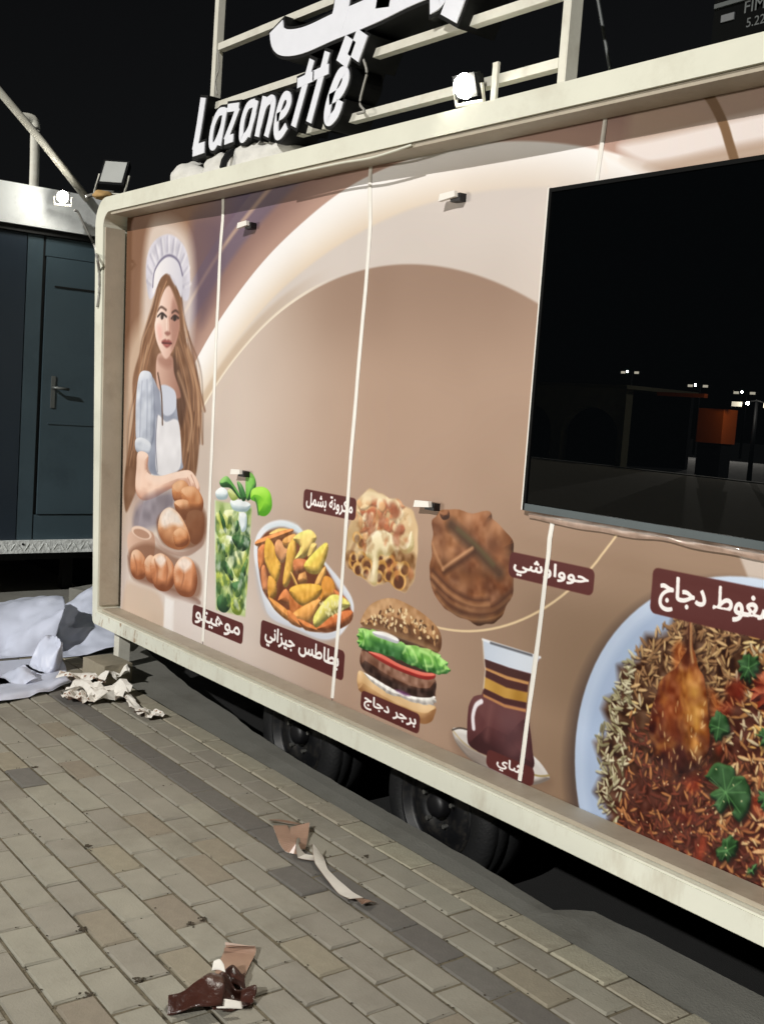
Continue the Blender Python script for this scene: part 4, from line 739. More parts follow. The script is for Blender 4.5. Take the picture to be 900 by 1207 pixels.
for text, x0, x1, z0, z1 in TAGS:
    v_, t_ = text_tris(shape_ar(text)); lo, hi = v_.min(0), v_.max(0); w_, h_ = x1-x0, z1-z0
    sx, sz = w_*.88/(hi[0]-lo[0]), h_*.76/(hi[1]-lo[1]); sx = min(sx, sz*1.7); sz = min(sz, sx*1.25)
    q = np.stack([(v_[:, 0]-(lo[0]+hi[0])/2)*sx+(x0+x1)/2, (v_[:, 1]-(lo[1]+hi[1])/2)*sz+(z0+z1)/2], 1)
    i0, j0 = int((x0-PX0)*PPM), int((z0-PZ0)*PPM); nw, nh = int(w_*PPM)+1, int(h_*PPM)+1; SS = 4
    mk = np.zeros((nh*SS, nw*SS), np.float32)
    p_ = (q-np.array([PX0+i0/PPM, PZ0+j0/PPM]))*PPM*SS
    for a, b, c in p_[t_]:
        xa, xb = int(max(min(a[0], b[0], c[0])-1, 0)), int(min(max(a[0], b[0], c[0])+2, nw*SS)); ya, yb = int(max(min(a[1], b[1], c[1])-1, 0)), int(min(max(a[1], b[1], c[1])+2, nh*SS))
        if xb <= xa or yb <= ya: continue
        gx = np.arange(xa, xb)[None, :]+.5; gy = np.arange(ya, yb)[:, None]+.5
        e = [(d[0]-s[0])*(gy-s[1])-(d[1]-s[1])*(gx-s[0]) for s, d in ((a, b), (b, c), (c, a))]
        mk[ya:yb, xa:xb] = np.maximum(mk[ya:yb, xa:xb], ((e[0] >= 0) & (e[1] >= 0) & (e[2] >= 0)) | ((e[0] <= 0) & (e[1] <= 0) & (e[2] <= 0)))
    rb_ = max(1, int(round(h_*.020*PPM*SS))); m0 = mk.copy()
    for dx_ in range(-rb_, rb_+1):
        for dy_ in range(-rb_, rb_+1):
            if dx_*dx_+dy_*dy_ <= rb_*rb_: mk = np.maximum(mk, np.roll(np.roll(m0, dx_, 1), dy_, 0))
    mk = mk.reshape(nh, SS, nw, SS).mean((1, 3))
    over((slice(j0, j0+nh), slice(i0, i0+nw)), C(240, 236, 234), mk)
img = bpy.data.images.new('wrap_print', CW, CH)
px = np.ones((CH, CW, 4), np.float32); px[..., :3] = np.clip(CAN/255., 0, 1); img.pixels.foreach_set(px.ravel()); img.update()
wm = bpy.data.materials.new('printed_vinyl_wrap'); wm.use_nodes = True; n_ = wm.node_tree.nodes; l_ = wm.node_tree.links; p = n_['Principled BSDF']
it = n_.new('ShaderNodeTexImage'); it.image = img; it.extension = 'EXTEND'; uvn = n_.new('ShaderNodeUVMap'); uvn.uv_map = 'print'; l_.new(uvn.outputs[0], it.inputs[0]); l_.new(it.outputs[0], p.inputs['Base Color'])
p.inputs['Roughness'].default_value = .55; p.inputs['Specular IOR Level'].default_value = .22
tn = n_.new('ShaderNodeTexNoise'); tn.inputs['Scale'].default_value = 2.2; tn.inputs['Detail'].default_value = 3; tc_ = n_.new('ShaderNodeTexCoord'); l_.new(tc_.outputs['Object'], tn.inputs['Vector'])
bp = n_.new('ShaderNodeBump'); bp.inputs['Strength'].default_value = .12; bp.inputs['Distance'].default_value = .03; l_.new(tn.outputs['Fac'], bp.inputs['Height']); l_.new(bp.outputs[0], p.inputs['Normal'])
# --- wall panels between the white seams
def bulge(x, z):
    b = .005*mnoise.noise(Vector((x*1.1, z*.9, 2)))+.0025*mnoise.noise(Vector((x*3.1, z*2.2, 7)))
    b += -.012*math.exp(-((x+3.45)/.33)**2-((z-2.33)/.12)**2)+.006*math.exp(-((x+4.5)/.4)**2-((z-2.33)/.1)**2)
    b += -.004*math.exp(-((z-1.12+.03*(x+2))/.03)**2)*(1 if x > -2.5 else 0)
    return YP+b
def piece(pts):                                        # x of a seam at height z
    zs = [q[1] for q in pts]; xs = [q[0] for q in pts]; o = np.argsort(zs); zs = np.array(zs)[o]; xs = np.array(xs)[o]
    return lambda z: float(np.interp(z, zs, xs))
SEAM = [piece([(-4.594, 2.436), (-4.577, 1.833), (-4.549, 0.964), (-4.537, 0.285)]), piece([(-3.428, 2.394), (-3.420, 2.193), (-3.440, 1.293), (-3.446, 0.760), (-3.461, 0.290)]), piece([(-2.284, 2.412), (-2.295, 2.228), (-2.354, 1.205), (-2.375, 0.765), (-2.403, 0.295)]), lambda z: -1.02]
BND = [lambda z: xi(z)+.028]+SEAM+[lambda z: XR-.09]
for k in range(5):
    a, b = BND[k], BND[k+1]; nu = max(6, int((b(1.3)-a(1.3))/.03)); nv = 76; v = []; f = []; uv = []
    for j in range(nv+1):
        for i in range(nu+1):
            z = .30+(2.43-.30)*j/nv; xx_ = a(z)+.002+(b(z)-a(z)-.004)*i/nu
            v.append((xx_, bulge(xx_, z), z)); uv.append(((xx_-PX0)*PPM/CW, (z-PZ0)*PPM/CH))
    for j in range(nv):
        for i in range(nu): q = j*(nu+1)+i; f.append((q, q+1, q+nu+2, q+nu+1))
    o = pyd('wall_panel', v, f, wm, tr, True); ul = o.data.uv_layers.new(name='print')
    ul.data.foreach_set('uv', np.array([uv[i] for i in [li.vertex_index for li in o.data.loops]]).ravel())
def seam_strip(fn, za, zb, wd):
    bm = bmesh.new(); rows_ = []
    for z in np.linspace(za, zb, 40):
        x = fn(z)+.003*mnoise.noise(Vector((z*5, fn(1), 0))); y = bulge(x, z); hw = wd/2*(1+.18*mnoise.noise(Vector((z*9, 2, fn(1)))))
        rows_.append([bm.verts.new(q) for q in ((x-hw, y-.0012, z), (x-hw*.6, y-.0045, z), (x+hw*.6, y-.0045, z), (x+hw, y-.0012, z))])
    for r0, r1 in zip(rows_, rows_[1:]):
        for k in range(3): bm.faces.new((r0[k], r0[k+1], r1[k+1], r1[k]))
    mesh('seam_strip', bm, M['seam'], tr, 0, True)
seam_strip(SEAM[0], .335, 2.405, .026); seam_strip(SEAM[1], .34, 2.40, .022); seam_strip(SEAM[2], .345, 1.195, .019); seam_strip(SEAM[2], 2.2, 2.395, .017); seam_strip(SEAM[3], .345, 1.195, .018); seam_strip(SEAM[3], 2.2, 2.39, .018)
# --- body shell behind the panels
def part(name, a, b, mt, bev=.004):
    bm = bmesh.new(); box(bm, a, b); return mesh(name, bm, mt, tr, bev)
part('backing_board', (-5.55, 2.492, .30), (XR-.1, 2.54, 2.42), mat('dark_brown_backing', (58, 40, 30), .8))
part('rear_wall', (-5.5, 4.48, .2), (XR, 4.54, 2.44), M['cream']); part('end_wall', (-5.55, 2.54, .25), (-5.50, 4.48, 2.44), M['cream']); part('end_wall', (XR-.06, 2.54, .25), (XR, 4.48, 2.44), M['cream'])
part('roof', (-5.56, 2.56, 2.40), (XR, 4.54, 2.45), M['cream']); part('floor_pan', (-5.5, 2.50, .215), (XR, 4.5, .255), M['under']); part('chassis_beam', (-5.4, 2.95, .10), (XR, 3.03, .212), M['under']); part('chassis_beam', (-5.4, 4.05, .10), (XR, 4.13, .212), M['under'])
for cx_ in (-3.90, -2.95):
    for (y0, y1, sgn) in ((2.60, 2.80, 1), (4.40, 4.20, -1)):
        we = bpy.data.objects.new('wheel', None); col.objects.link(we); we.empty_display_size = .1; we.location = (cx_, y0, .05); we.scale = (.95, 1, .95); we.parent = tr; we.matrix_parent_inverse = Matrix.Translation(-tr.location)
        Y = lambda t: y0+(y1-y0)*t
        def wl(name, prof, mt, nn=44):
            bm = bmesh.new(); lathe_y(bm, prof, 0, 0, nn); bmesh.ops.recalc_face_normals(bm, faces=bm.faces)
            me = bpy.data.meshes.new(name); bm.to_mesh(me); bm.free(); me.materials.append(mt); me.polygons.foreach_set('use_smooth', [True]*len(me.polygons))
            o = bpy.data.objects.new(name, me); col.objects.link(o); o.parent = we; return o
        T = lambda t: (y1-y0)*t
        wl('tyre', [(.205, T(.08)), (.215, T(.01)), (.235, T(-.02)), (.262, T(-.03)), (.285, T(0)), (.30, T(.05)), (.312, T(.12)), (.316, T(.2)), (.311, T(.24)), (.317, T(.27)), (.319, T(.45)), (.312, T(.48)), (.312, T(.52)), (.319, T(.55)), (.317, T(.8)), (.30, T(.95)), (.26, T(1.02)), (.21, T(.95)), (.205, T(.5)), (.205, T(.08))], M['rubber'])
        wl('rim', [(.208, T(.05)), (.204, T(0)), (.196, T(.02)), (.19, T(.16)), (.172, T(.2)), (.15, T(.14)), (.12, T(.10)), (.09, T(.13)), (.075, T(.22)), (.001, T(.22))], M['rim'])
        wl('hub_cap', [(.05, T(.2)), (.05, T(.06)), (.042, T(-.01)), (.02, T(-.03)), (.0, T(-.035))], M['hub'], 24)
        for k in range(5):
            a = 2*math.pi*k/5+.3; bm = bmesh.new(); tube(bm, [(.085*math.cos(a), T(.15), .085*math.sin(a)), (.085*math.cos(a), T(.05), .085*math.sin(a))], .009, 6)
            me = bpy.data.meshes.new('wheel_nut'); bm.to_mesh(me); bm.free(); me.materials.append(M['chrome']); o = bpy.data.objects.new('wheel_nut', me); col.objects.link(o); o.parent = we
    bm = bmesh.new(); tube(bm, [(cx_, 2.8, .07), (cx_, 4.2, .07)], .035, 8); mesh('axle', bm, M['under'], tr)
for (lx, ly) in ((-5.44, 2.47), (-5.40, 4.38), (-.2, 2.75), (-.2, 4.38)):
    zb_ = 0.0 if ly < 2.6 else -.25
    bm = bmesh.new(); box(bm, (lx-.032, ly-.032, zb_+.012), (lx+.032, ly+.032, .225)); mesh('corner_leg', bm, M['tubew'], tr, .004)
    bm = bmesh.new(); box(bm, (lx-.06, ly-.05, zb_), (lx+.06, ly+.05, zb_+.012)); mesh('foot_plate', bm, M['chrome'], tr, .002)
# --- serving hatch
hx0, hx1, hz0, hz1 = -2.462, -.66, 1.208, 2.20
glass = bpy.data.materials.new('dark_hatch_glass'); glass.use_nodes = True; p = glass.node_tree.nodes['Principled BSDF']; p.inputs['Base Color'].default_value = (.0012, .0016, .002, 1); p.inputs['Roughness'].default_value = .0; p.inputs['IOR'].default_value = 1.52
bm = bmesh.new(); box(bm, (hx0, 2.44, hz0), (hx0+.012, 2.475, hz1)); box(bm, (hx1-.012, 2.44, hz0), (hx1, 2.475, hz1)); box(bm, (hx0+.0121, 2.44, hz1-.012), (hx1-.0121, 2.475, hz1))
hf = mesh('hatch_frame', bm, M['blackbar'], tr, .002)
bm = bmesh.new(); box(bm, (hx0+.0121, 2.437, hz0), (hx1-.0121, 2.475, hz0+.022)); mesh('sill_bar', bm, M['tealbar'], hf, .003)
bm = bmesh.new(); box(bm, (hx0+.0121, 2.4445, hz0+.0221), (hx1-.0121, 2.4555, hz1-.0121)); mesh('glass_pane', bm, glass, tr)
bm = bmesh.new(); box(bm, (hx0-.007, 2.442, hz0+.0), (hx0-.0005, 2.468, hz1+.003)); mesh('film_edge', bm, M['seam'], hf, .001)
# crinkled film left along the foot of the hatch
v = []; f = []; top = piece([(z, x) for x, z in [(-2.461, 1.203), (-2.310, 1.197), (-2.107, 1.198), (-1.893, 1.189), (-1.601, 1.193)]]); bot = piece([(z, x) for x, z in [(-2.447, 1.180), (-2.360, 1.167), (-2.170, 1.175), (-1.980, 1.171), (-1.778, 1.166), (-1.598, 1.165)]])
NXF = 90
for i in range(NXF+1):
    x = -2.45+(-.75+2.45)*i/NXF
    for j in range(6):
        t = j/5; z = 1.206-.002-t*(.024+.012*mnoise.noise(Vector((x*6, 0, 1)))); v.append((x, 2.460-.004*math.sin(math.pi*t)*(.2+1.6*abs(mnoise.noise(Vector((x*11, t*2, 0))))), z))
for i in range(NXF):
    for j in range(5): q = i*6+j; f.append((q, q+6, q+7, q+1))
film = mat('crinkled_clear_film', (168, 142, 126), .38, var=.25, scale=30, coat=.1)
pyd('loose_film', v, f, film, tr, True)
# --- little turn latches screwed to the panels
for q in [(-4.319, 2.248), (-2.929, 2.223), (-4.250, 1.163), (-2.941, 1.169)]:
    x, z = q; bm = bmesh.new(); prism(bm, [(x-.045, z-.012), (x-.04, z+.012), (x+.035, z+.016), (x+.04, z-.004)], 2.425, 2.440)
    la = mesh('latch', bm, M['seam'], tr, .002); bm = bmesh.new(); box(bm, (x+.0, 2.4405, z-.016), (x+.05, 2.468, z+.01)); mesh('latch_block', bm, M['hub'], la, .003)
# ================================================================= sign on the roof
YS = 2.45
sg = empty('roof_sign', (-3.6, 2.5, 2.45), 'white tube frame sign on the trailer roof carrying white channel letters', 'sign')
def bar(name, a, b, wd, parent, mt, y0=YS+.045, dp=.035):          # square tube between two points of the sign plane
    (xa, za), (xb, zb) = a, b; d = Vector((xb-xa, zb-za)); nrm = Vector((-d.y, d.x)).normalized()*wd/2
    bm = bmesh.new(); prism(bm, [(xa+nrm.x, za+nrm.y), (xb+nrm.x, zb+nrm.y), (xb-nrm.x, zb-nrm.y), (xa-nrm.x, za-nrm.y)], y0, y0+dp); return mesh(name, bm, mt, parent, .003)
pl, pr = -4.79, -2.50
bar('post', (pl, 2.44), (pl, 3.62), .036, sg, M['tubew'], YS+.04); bar('post', (pr, 2.44), (pr, 3.62), .034, sg, M['tubew'], YS+.04); bar('post_lip', (pr+.023, 2.44), (pr+.023, 3.62), .008, sg, M['tubew'], YS+.03, .05)
for zl, zr in ((3.115, 3.075), (2.848, 2.815), (2.622, 2.598), (3.60, 3.56)): bar('rail', (pl+.024, zl), (pr-.024, zr), .031, sg, M['tubew'])
def letter(name, strokes, wd, depth, y=YS, push=.013):
    lt = bpy.data.objects.new(name, None); col.objects.link(lt); lt.empty_display_size = .05; lt.parent = sg; lt.matrix_parent_inverse = Matrix.Translation(-sg.location)
    for layer, (grow, y0, y1, mt, nm) in enumerate(((push, y+.002, y+depth, M['ret'], 'letter_return'), (0, y-.003, y+.004, M['face'], 'letter_face'))):
        bm = bmesh.new(); k_ = 0
        for s in strokes:
            ww, pts = (wd, s) if not isinstance(s[0], (int, float)) else (s[0], s[1])
            P_ = [Vector((q[0], q[1], 0)) for q in pts]
            P_ = smooth_pts(P_, 5) if len(P_) > 2 else P_
            L_, R_ = [], []
            for i, q in enumerate(P_):
                d = (P_[min(i+1, len(P_)-1)]-P_[max(i-1, 0)]).normalized(); nn = Vector((-d.y, d.x, 0))*(ww/2+grow)
                e = d*(grow+ww*.10)*(-1 if i == 0 else (1 if i == len(P_)-1 else 0))
                L_.append(q+nn+e); R_.append(q-nn+e)
            yy = -.0007*k_; k_ += 1
            ring_a = [(bm.verts.new((a.x, y0+yy, a.y)), bm.verts.new((b.x, y0+yy, b.y)), bm.verts.new((a.x, y1+yy, a.y)), bm.verts.new((b.x, y1+yy, b.y))) for a, b in zip(L_, R_)]
            for (a, b, c, d), (a2, b2, c2, d2) in zip(ring_a, ring_a[1:]):
                for q in ((a, b, b2, a2), (a, a2, c2, c), (b, d, d2, b2), (c, c2, d2, d)): bm.faces.new(q)
            for a, b, c, d in (ring_a[0], ring_a[-1]): bm.faces.new((a, b, d, c))
        me = bpy.data.meshes.new(nm); bmesh.ops.recalc_face_normals(bm, faces=bm.faces); bm.to_mesh(me); bm.free(); me.materials.append(mt)
        o = bpy.data.objects.new(nm, me); col.objects.link(o); o.parent = lt
LW = .042
letter('letter', [[(-4.796, 2.873), (-4.823, 2.750), (-4.852, 2.650)], [(-4.865, 2.644), (-4.761, 2.646)]], .052, .15)
letter('letter', [[(-4.583, 2.782), (-4.636, 2.782), (-4.684, 2.729), (-4.696, 2.659), (-4.667, 2.637), (-4.623, 2.669), (-4.587, 2.724)], [(-4.570, 2.791), (-4.590, 2.715), (-4.611, 2.637)]], LW*.85, .15)
letter('letter', [[(-4.549, 2.790), (-4.453, 2.780)], [(-4.456, 2.774), (-4.502, 2.711), (-4.553, 2.649)], [(-4.557, 2.647), (-4.486, 2.649)]], LW*.85, .15)
letter('letter', [[(-4.314, 2.773), (-4.368, 2.767), (-4.405, 2.715), (-4.413, 2.648), (-4.391, 2.633), (-4.340, 2.666), (-4.308, 2.729)], [(-4.295, 2.776), (-4.321, 2.702), (-4.348, 2.638)]], LW*.85, .15)
letter('letter', [[(-4.227, 2.781), (-4.249, 2.709), (-4.273, 2.627)], [(-4.259, 2.663), (-4.221, 2.743), (-4.173, 2.763), (-4.152, 2.745), (-4.164, 2.686), (-4.192, 2.615)]], LW*.9, .15)
letter('letter', [[(-4.112, 2.678), (-4.059, 2.688), (-4.027, 2.719), (-4.035, 2.752), (-4.070, 2.754), (-4.104, 2.704), (-4.118, 2.642), (-4.106, 2.604), (-4.076, 2.603), (-4.038, 2.629)]], LW*.85, .15)
letter('letter', [[(-3.870, 2.862), (-3.919, 2.754), (-3.977, 2.624)], [(-3.963, 2.791), (-3.849, 2.797)]], LW*.95, .15)
letter('letter', [[(-3.761, 2.870), (-3.808, 2.752), (-3.862, 2.623)], [(-3.850, 2.799), (-3.747, 2.805)]], LW*.95, .15)
letter('letter', [[(-3.720, 2.684), (-3.655, 2.698), (-3.621, 2.735), (-3.628, 2.768), (-3.663, 2.768), (-3.703, 2.716), (-3.728, 2.660), (-3.731, 2.617), (-3.710, 2.603), (-3.669, 2.624), (-3.649, 2.663)]], LW*1.05, .15)
# the upper line of big joined letters, cut off by the top of the picture
letter('letter', [[(-4.163, 3.050), (-4.143, 3.007), (-4.075, 2.975), (-3.935, 2.957), (-3.725, 2.962), (-3.558, 2.963), (-3.409, 2.967), (-3.269, 2.976), (-3.154, 2.979)], [(-3.709, 2.964), (-3.682, 3.019), (-3.672, 3.100), (-3.670, 3.150)]], .105, .17)
letter('letter', [[(-3.409, 2.967), (-3.399, 3.032), (-3.395, 3.079)], [(-3.269, 2.976), (-3.236, 3.030), (-3.228, 3.067)]], .085, .17)
letter('letter', [[(-3.016, 2.840), (-2.981, 2.906), (-2.962, 2.974)]], .10, .17)
letter('letter', [[(-3.121, 2.910), (-3.074, 2.921), (-3.055, 2.969)]], .08, .17)
for (cx_, cz_) in [(-3.627, 2.849), (-3.552, 2.856)]:
    lt = bpy.data.objects.new('letter_dot', None); col.objects.link(lt); lt.parent = sg; lt.matrix_parent_inverse = Matrix.Translation(-sg.location); lt.empty_display_size = .05
    for gr, y0, y1, mt, nm in ((.012, YS+.002, YS+.17, M['ret'], 'letter_return'), (0, YS-.004, YS+.004, M['face'], 'letter_face')):
        bm = bmesh.new(); s = 1+gr/.06; prism(bm, [(cx_-.062*s, cz_-.022*s), (cx_+.012*s, cz_-.066*s), (cx_+.062*s, cz_+.020*s), (cx_-.010*s, cz_+.062*s)], y0, y1)
        me = bpy.data.meshes.new(nm); bmesh.ops.recalc_face_normals(bm, faces=bm.faces); bm.to_mesh(me); bm.free(); me.materials.append(mt); o = bpy.data.objects.new(nm, me); col.objects.link(o); o.parent = lt
bm = bmesh.new(); tube(bm, smooth_pts([(-3.527, 2.460, 2.801), (-3.499, 2.460, 2.749), (-3.515, 2.460, 2.699), (-3.530, 2.460, 2.639), (-3.493, 2.460, 2.604), (-3.542, 2.460, 2.603)]), .005, 6); mesh('letter_cable', bm, M['cable'], sg, 0, True)
bm = bmesh.new(); tube(bm, smooth_pts([(-4.725, 2.470, 3.089), (-4.699, 2.470, 3.000), (-4.725, 2.470, 2.948), (-4.701, 2.470, 2.879)]), .004, 6); mesh('post_cable', bm, M['cable'], sg, 0, True)
# ================================================================= things on the roof
def sack(name, c, r, seed, label, cat, mt, sq=.6, group=None):
    bm = bmesh.new(); bmesh.ops.create_icosphere(bm, subdivisions=4, radius=1)
    for q in bm.verts:
        d = q.co.copy(); k = 1+.22*mnoise.noise(d*1.7+Vector((seed, 0, 0)))+.10*abs(mnoise.noise(d*4.3+Vector((0, seed, 0))))
        q.co = Vector((d.x*r[0]*k, d.y*r[1]*k, max(-sq*r[2], d.z*r[2]*k)))+Vector(c)
    return tag(mesh(name, bm, mt, None, 0, True), label, cat, group)
(x1, z1), (x2, z2), (x3, z3) = [(-4.371, 2.560), (-4.966, 2.607), (-4.708, 2.578)]
sack('sack', (x1, 2.56, 2.53), (.34, .12, .10), 3.1, 'long white crumpled sack lying on the roof under the letters', 'sack', M['cloth'])
sack('sack', (x1-.27, 2.50, 2.525), (.13, .09, .085), 5.7, 'small white bundle between the sack and the knotted bag', 'sack', M['cloth'])
sack('plastic_bag', (x2, 2.50, 2.525), (.14, .09, .085), 8.4, 'knotted white bag at the left end of the roof below the sign', 'bag', M['cloth'])
bm = bmesh.new(); tube(bm, [(x1-.15+.125*math.cos(a)*.35, 2.54-.14*math.cos(a), 2.50+.115*math.sin(a)) for a in np.linspace(-.2, math.pi+.2, 14)], .016, 6); tag(mesh('strap', bm, M['plast']), 'black strap wound round the white sack on the roof', 'strap')
def floodlight(name, c, tilt, pan, sz, lens, label, power=0, group=None, bracket=True):
    t = empty(name, c, label, 'floodlight', group); ma = Matrix.Translation(c) @ Matrix.Rotation(pan, 4, 'Z') @ Matrix.Rotation(tilt, 4, 'X')
    def mk(nm, bm, mt, par=t, bev=0): 
        for q in bm.verts: q.co = ma @ q.co
        return mesh(nm, bm, mt, par, bev)
    w_, h_, d_ = sz
    bm = bmesh.new(); box(bm, (-w_/2, 0, -h_/2), (w_/2, d_, h_/2)); hs_ = mk('housing', bm, M['plast'], t, .006)
    bm = bmesh.new(); e_ = .9 if lens is M['lampon'] else .42
    if e_ > .5: lathe_y(bm, [(0, -.034), (h_*.28, -.029), (h_*.46, -.015), (h_*.54, .002), (h_*.52, .012)], 0, 0, 20)
    else: box(bm, (-w_*.42, -.004, -h_*.42), (w_*.42, -.0005, h_*.42))
    mk('lens', bm, lens)
    for k in range(5):
        bm = bmesh.new(); x = -w_*.4+w_*.2*k; box(bm, (x-.003, d_+.0005, -h_*.4), (x+.003, d_+.02, h_*.4)); mk('cooling_fin', bm, M['plast'], hs_)
    if bracket:
        bm = bmesh.new(); tube(bm, [(-w_/2-.012, d_*.5, 0), (-w_/2-.012, d_*.5, -h_*.75), (w_/2+.012, d_*.5, -h_*.75), (w_/2+.012, d_*.5, 0)], .008, 6); mk('bracket', bm, M['tubew'])
    if power:
        ld = bpy.data.lights.new(name+'_light', 'SPOT'); ld.energy = power; ld.spot_size = R(165); ld.spot_blend = .35; ld.shadow_soft_size = .03
        if power < 150: ld.type = 'POINT'
        ld.color = (1, .96, .86)
        lo = bpy.data.objects.new(name+'_light', ld); col.objects.link(lo); lo.parent = t; lo.matrix_world = ma @ Matrix.Translation((0, -.02, 0)) @ Matrix.Rotation(R(-90), 4, 'X')
        lo.matrix_parent_inverse = Matrix.Identity(4); lo.matrix_basis = Matrix.Translation((-c[0], -c[1], -c[2])) @ (ma @ Matrix.Translation((0, -.05, 0)) @ Matrix.Rotation(R(-90), 4, 'X'))
    return t
(lx, lz), = [(-2.873, 2.564)]
floodlight('floodlight', (lx, 2.418, lz+.010), R(20), R(8), (.095, .075, .035), M['lampon'], 'lit white floodlight glaring on the roof edge below the sign', 230)
(lx, lz), = [(-2.725, 2.551)]; bm = bmesh.new(); box(bm, (lx-.012, 2.415, lz-.09), (lx+.012, 2.425, lz+.07)); tag(mesh('bracket_strap', bm, M['tubew'], None, .002), 'short white upright strap beside the lit floodlight', 'bracket')
# dark equipment box at the right end of the roof
eq = empty('equipment_box', (-1.75, 2.75, 2.45), 'dark equipment box with faint grey lettering at the right end of the roof', 'box')
(ax, az), (bx_, bz) = [(-2.112, 2.742), (-2.101, 2.644)]
bm = bmesh.new(); box(bm, (ax, 2.70, 2.45), (ax+.62, 3.0, 3.02)); mesh('casing', bm, mat('black_casing', (4, 5, 5), .8, spec=.08), eq, .008)
(cx_, cz_), (dx_, dz_) = [(-2.098, 2.720), (-1.944, 2.697)]
bm = bmesh.new(); box(bm, (ax+.005, 2.692, cz_-.006), (ax+.60, 2.6995, cz_+.006)); mesh('trim_strip', bm, mat('dull_grey_trim', (70, 74, 74), .4), eq, .002)
(cx_, cz_), = [(-2.059, 2.680)]; bm = bmesh.new(); box(bm, (cx_-.022, 2.6945, cz_-.010), (cx_+.022, 2.6995, cz_+.010)); mesh('badge', bm, mat('grey_badge', (92, 94, 96), .4), eq, .003)
def lettering(body, x, z, h, y, parent, mt, name):
    v_, t_ = text_tris(body, .004); lo, hi = v_.min(0), v_.max(0); s = h/(hi[1]-lo[1])
    pyd(name, [(x+(q[0]-lo[0])*s, y, z+(q[1]-lo[1])*s) for q in v_], [tuple(int(i) for i in q) for q in t_], mt, parent)
gt = mat('grey_print', (74, 78, 78), .5)
(cx_, cz_), (dx_, dz_) = [(-2.006, 2.679), (-1.995, 2.658)]; lettering('FIMCO', cx_, cz_, .034, 2.6985, eq, gt, 'lettering'); lettering('5.22-2', dx_, dz_-.02, .026, 2.6985, eq, gt, 'lettering')
bm = bmesh.new(); tube(bm, [(-2.785, 2.900, 3.044), (-2.766, 2.900, 2.954), (-2.719, 2.900, 2.816), (-2.672, 2.900, 2.679)], .006, 6); tag(mesh('stay_cable', bm, mat('dim_steel_cable', (74, 78, 78), .5)), 'thin grey stay cable rising behind the roof right of the sign', 'cable')
# ================================================================= neighbouring slate trailer, end on
XN = -7.5
nb = empty('slate_trailer', (-8.7, 2.4, -.25), 'slate grey trailer parked behind with a white roof fascia and closed door', 'trailer')
(yb, zb), (_, zt), (_, zf) = [(2.829, 0.375), (2.725, 2.756), (2.736, 2.502)]
def npart(name, a, b, mt, par=nb, bev=.004):
    bm = bmesh.new(); box(bm, a, b); return mesh(name, bm, mt, par, bev)
zA = .385
npart('body', (-9.9, 1.25, zA), (XN-.02, 3.75, 2.50), M['tealdk'])
(ys, _), = [(2.578, 1.493)]
(yd0, zd1), (yd1, zd0) = [(2.718, 2.355), (3.176, 0.582)]
npart('end_panel', (XN-.0195, 1.27, zA+.01), (XN-.004, ys, 2.49), mat('dark_slate_panel', (40, 50, 60), .3, var=.1, scale=2)); npart('end_panel', (XN-.0195, ys+.008, zA+.01), (XN-.006, yd0-.026, 2.49), M['teal']); npart('end_panel', (XN-.0195, yd0-.014, zA+.01), (XN-.006, yd1+.3, zd0-.006), M['teal']); npart('end_panel', (XN-.0195, yd0-.008, zd1+.006), (XN-.006, yd1+.3, 2.49), M['teal'])
dr_ = npart('door', (XN-.012, yd0, zd0), (XN+.004, yd1+.28, zd1), M['teal'], nb, .005)
(_, zq), = [(2.857, 2.317)]; (_, zm), = [(2.906, 1.219)]
npart('door_rib', (XN+.0045, yd0+.05, zm-.006), (XN+.010, yd1+.26, zm+.006), M['teal'], dr_); npart('door_rib', (XN+.0045, yd0+.06, zd1-.20), (XN+.010, yd1+.26, zd1-.19), M['tealdk'], dr_)
(yh, zh), = [(2.793, 1.437)]; npart('handle_plate', (XN+.0045, yh-.012, zh-.11), (XN+.012, yh+.016, zh+.11), M['dimsteel'], dr_); bm = bmesh.new(); tube(bm, [(XN+.012, yh, zh+.03), (XN+.05, yh, zh+.03), (XN+.052, yh+.10, zh+.025)], .010, 8); mesh('door_handle', bm, M['dimsteel'], dr_, 0, True)
npart('roof_fascia', (-9.95, 1.18, 2.535), (XN+.05, 3.8, 2.80), M['zinc'], nb, .02); npart('gutter', (-9.95, 1.2, 2.495), (XN+.02, 3.78, 2.532), M['tealdk'], nb)
zk = mat('chequer_plate', (232, 236, 234), .4, 0., var=.2, scale=30, bump=.9, bscale=34)
bm = bmesh.new(); prismx(bm, [(1.2, .31), (3.8, .31), (3.8, .398), (1.2, .398)], XN-.03, XN+.03); ch = mesh('chequer_strip', bm, zk, nb, .004)
for k in range(30):
    y = 1.9+.05*k; bm = bmesh.new(); s = 1 if k % 2 else -1; prismx(bm, [(y-.014, .354-.020*s-.003), (y-.012, .354-.020*s+.003), (y+.014, .354+.020*s+.003), (y+.012, .354+.020*s-.003)], XN+.0302, XN+.0335); mesh('raised_bar', bm, zk, ch)
for y in (2.37, 2.62): 
    bm = bmesh.new(); tube(bm, [(XN+.03, y-.0, .375), (XN+.036, y, .375)], .008, 8); mesh('bolt', bm, M['tealdk'], ch)
for y in (1.5, 2.33, 3.05, 3.6): bm = bmesh.new(); box(bm, (XN-.3, y-.035, -.25), (XN-.22, y+.035, .31)); mesh('stand_leg', bm, M['under'], nb, .004)
npart('floor_pan', (-9.9, 1.3, .25), (XN-.05, 3.7, .31), M['under'])
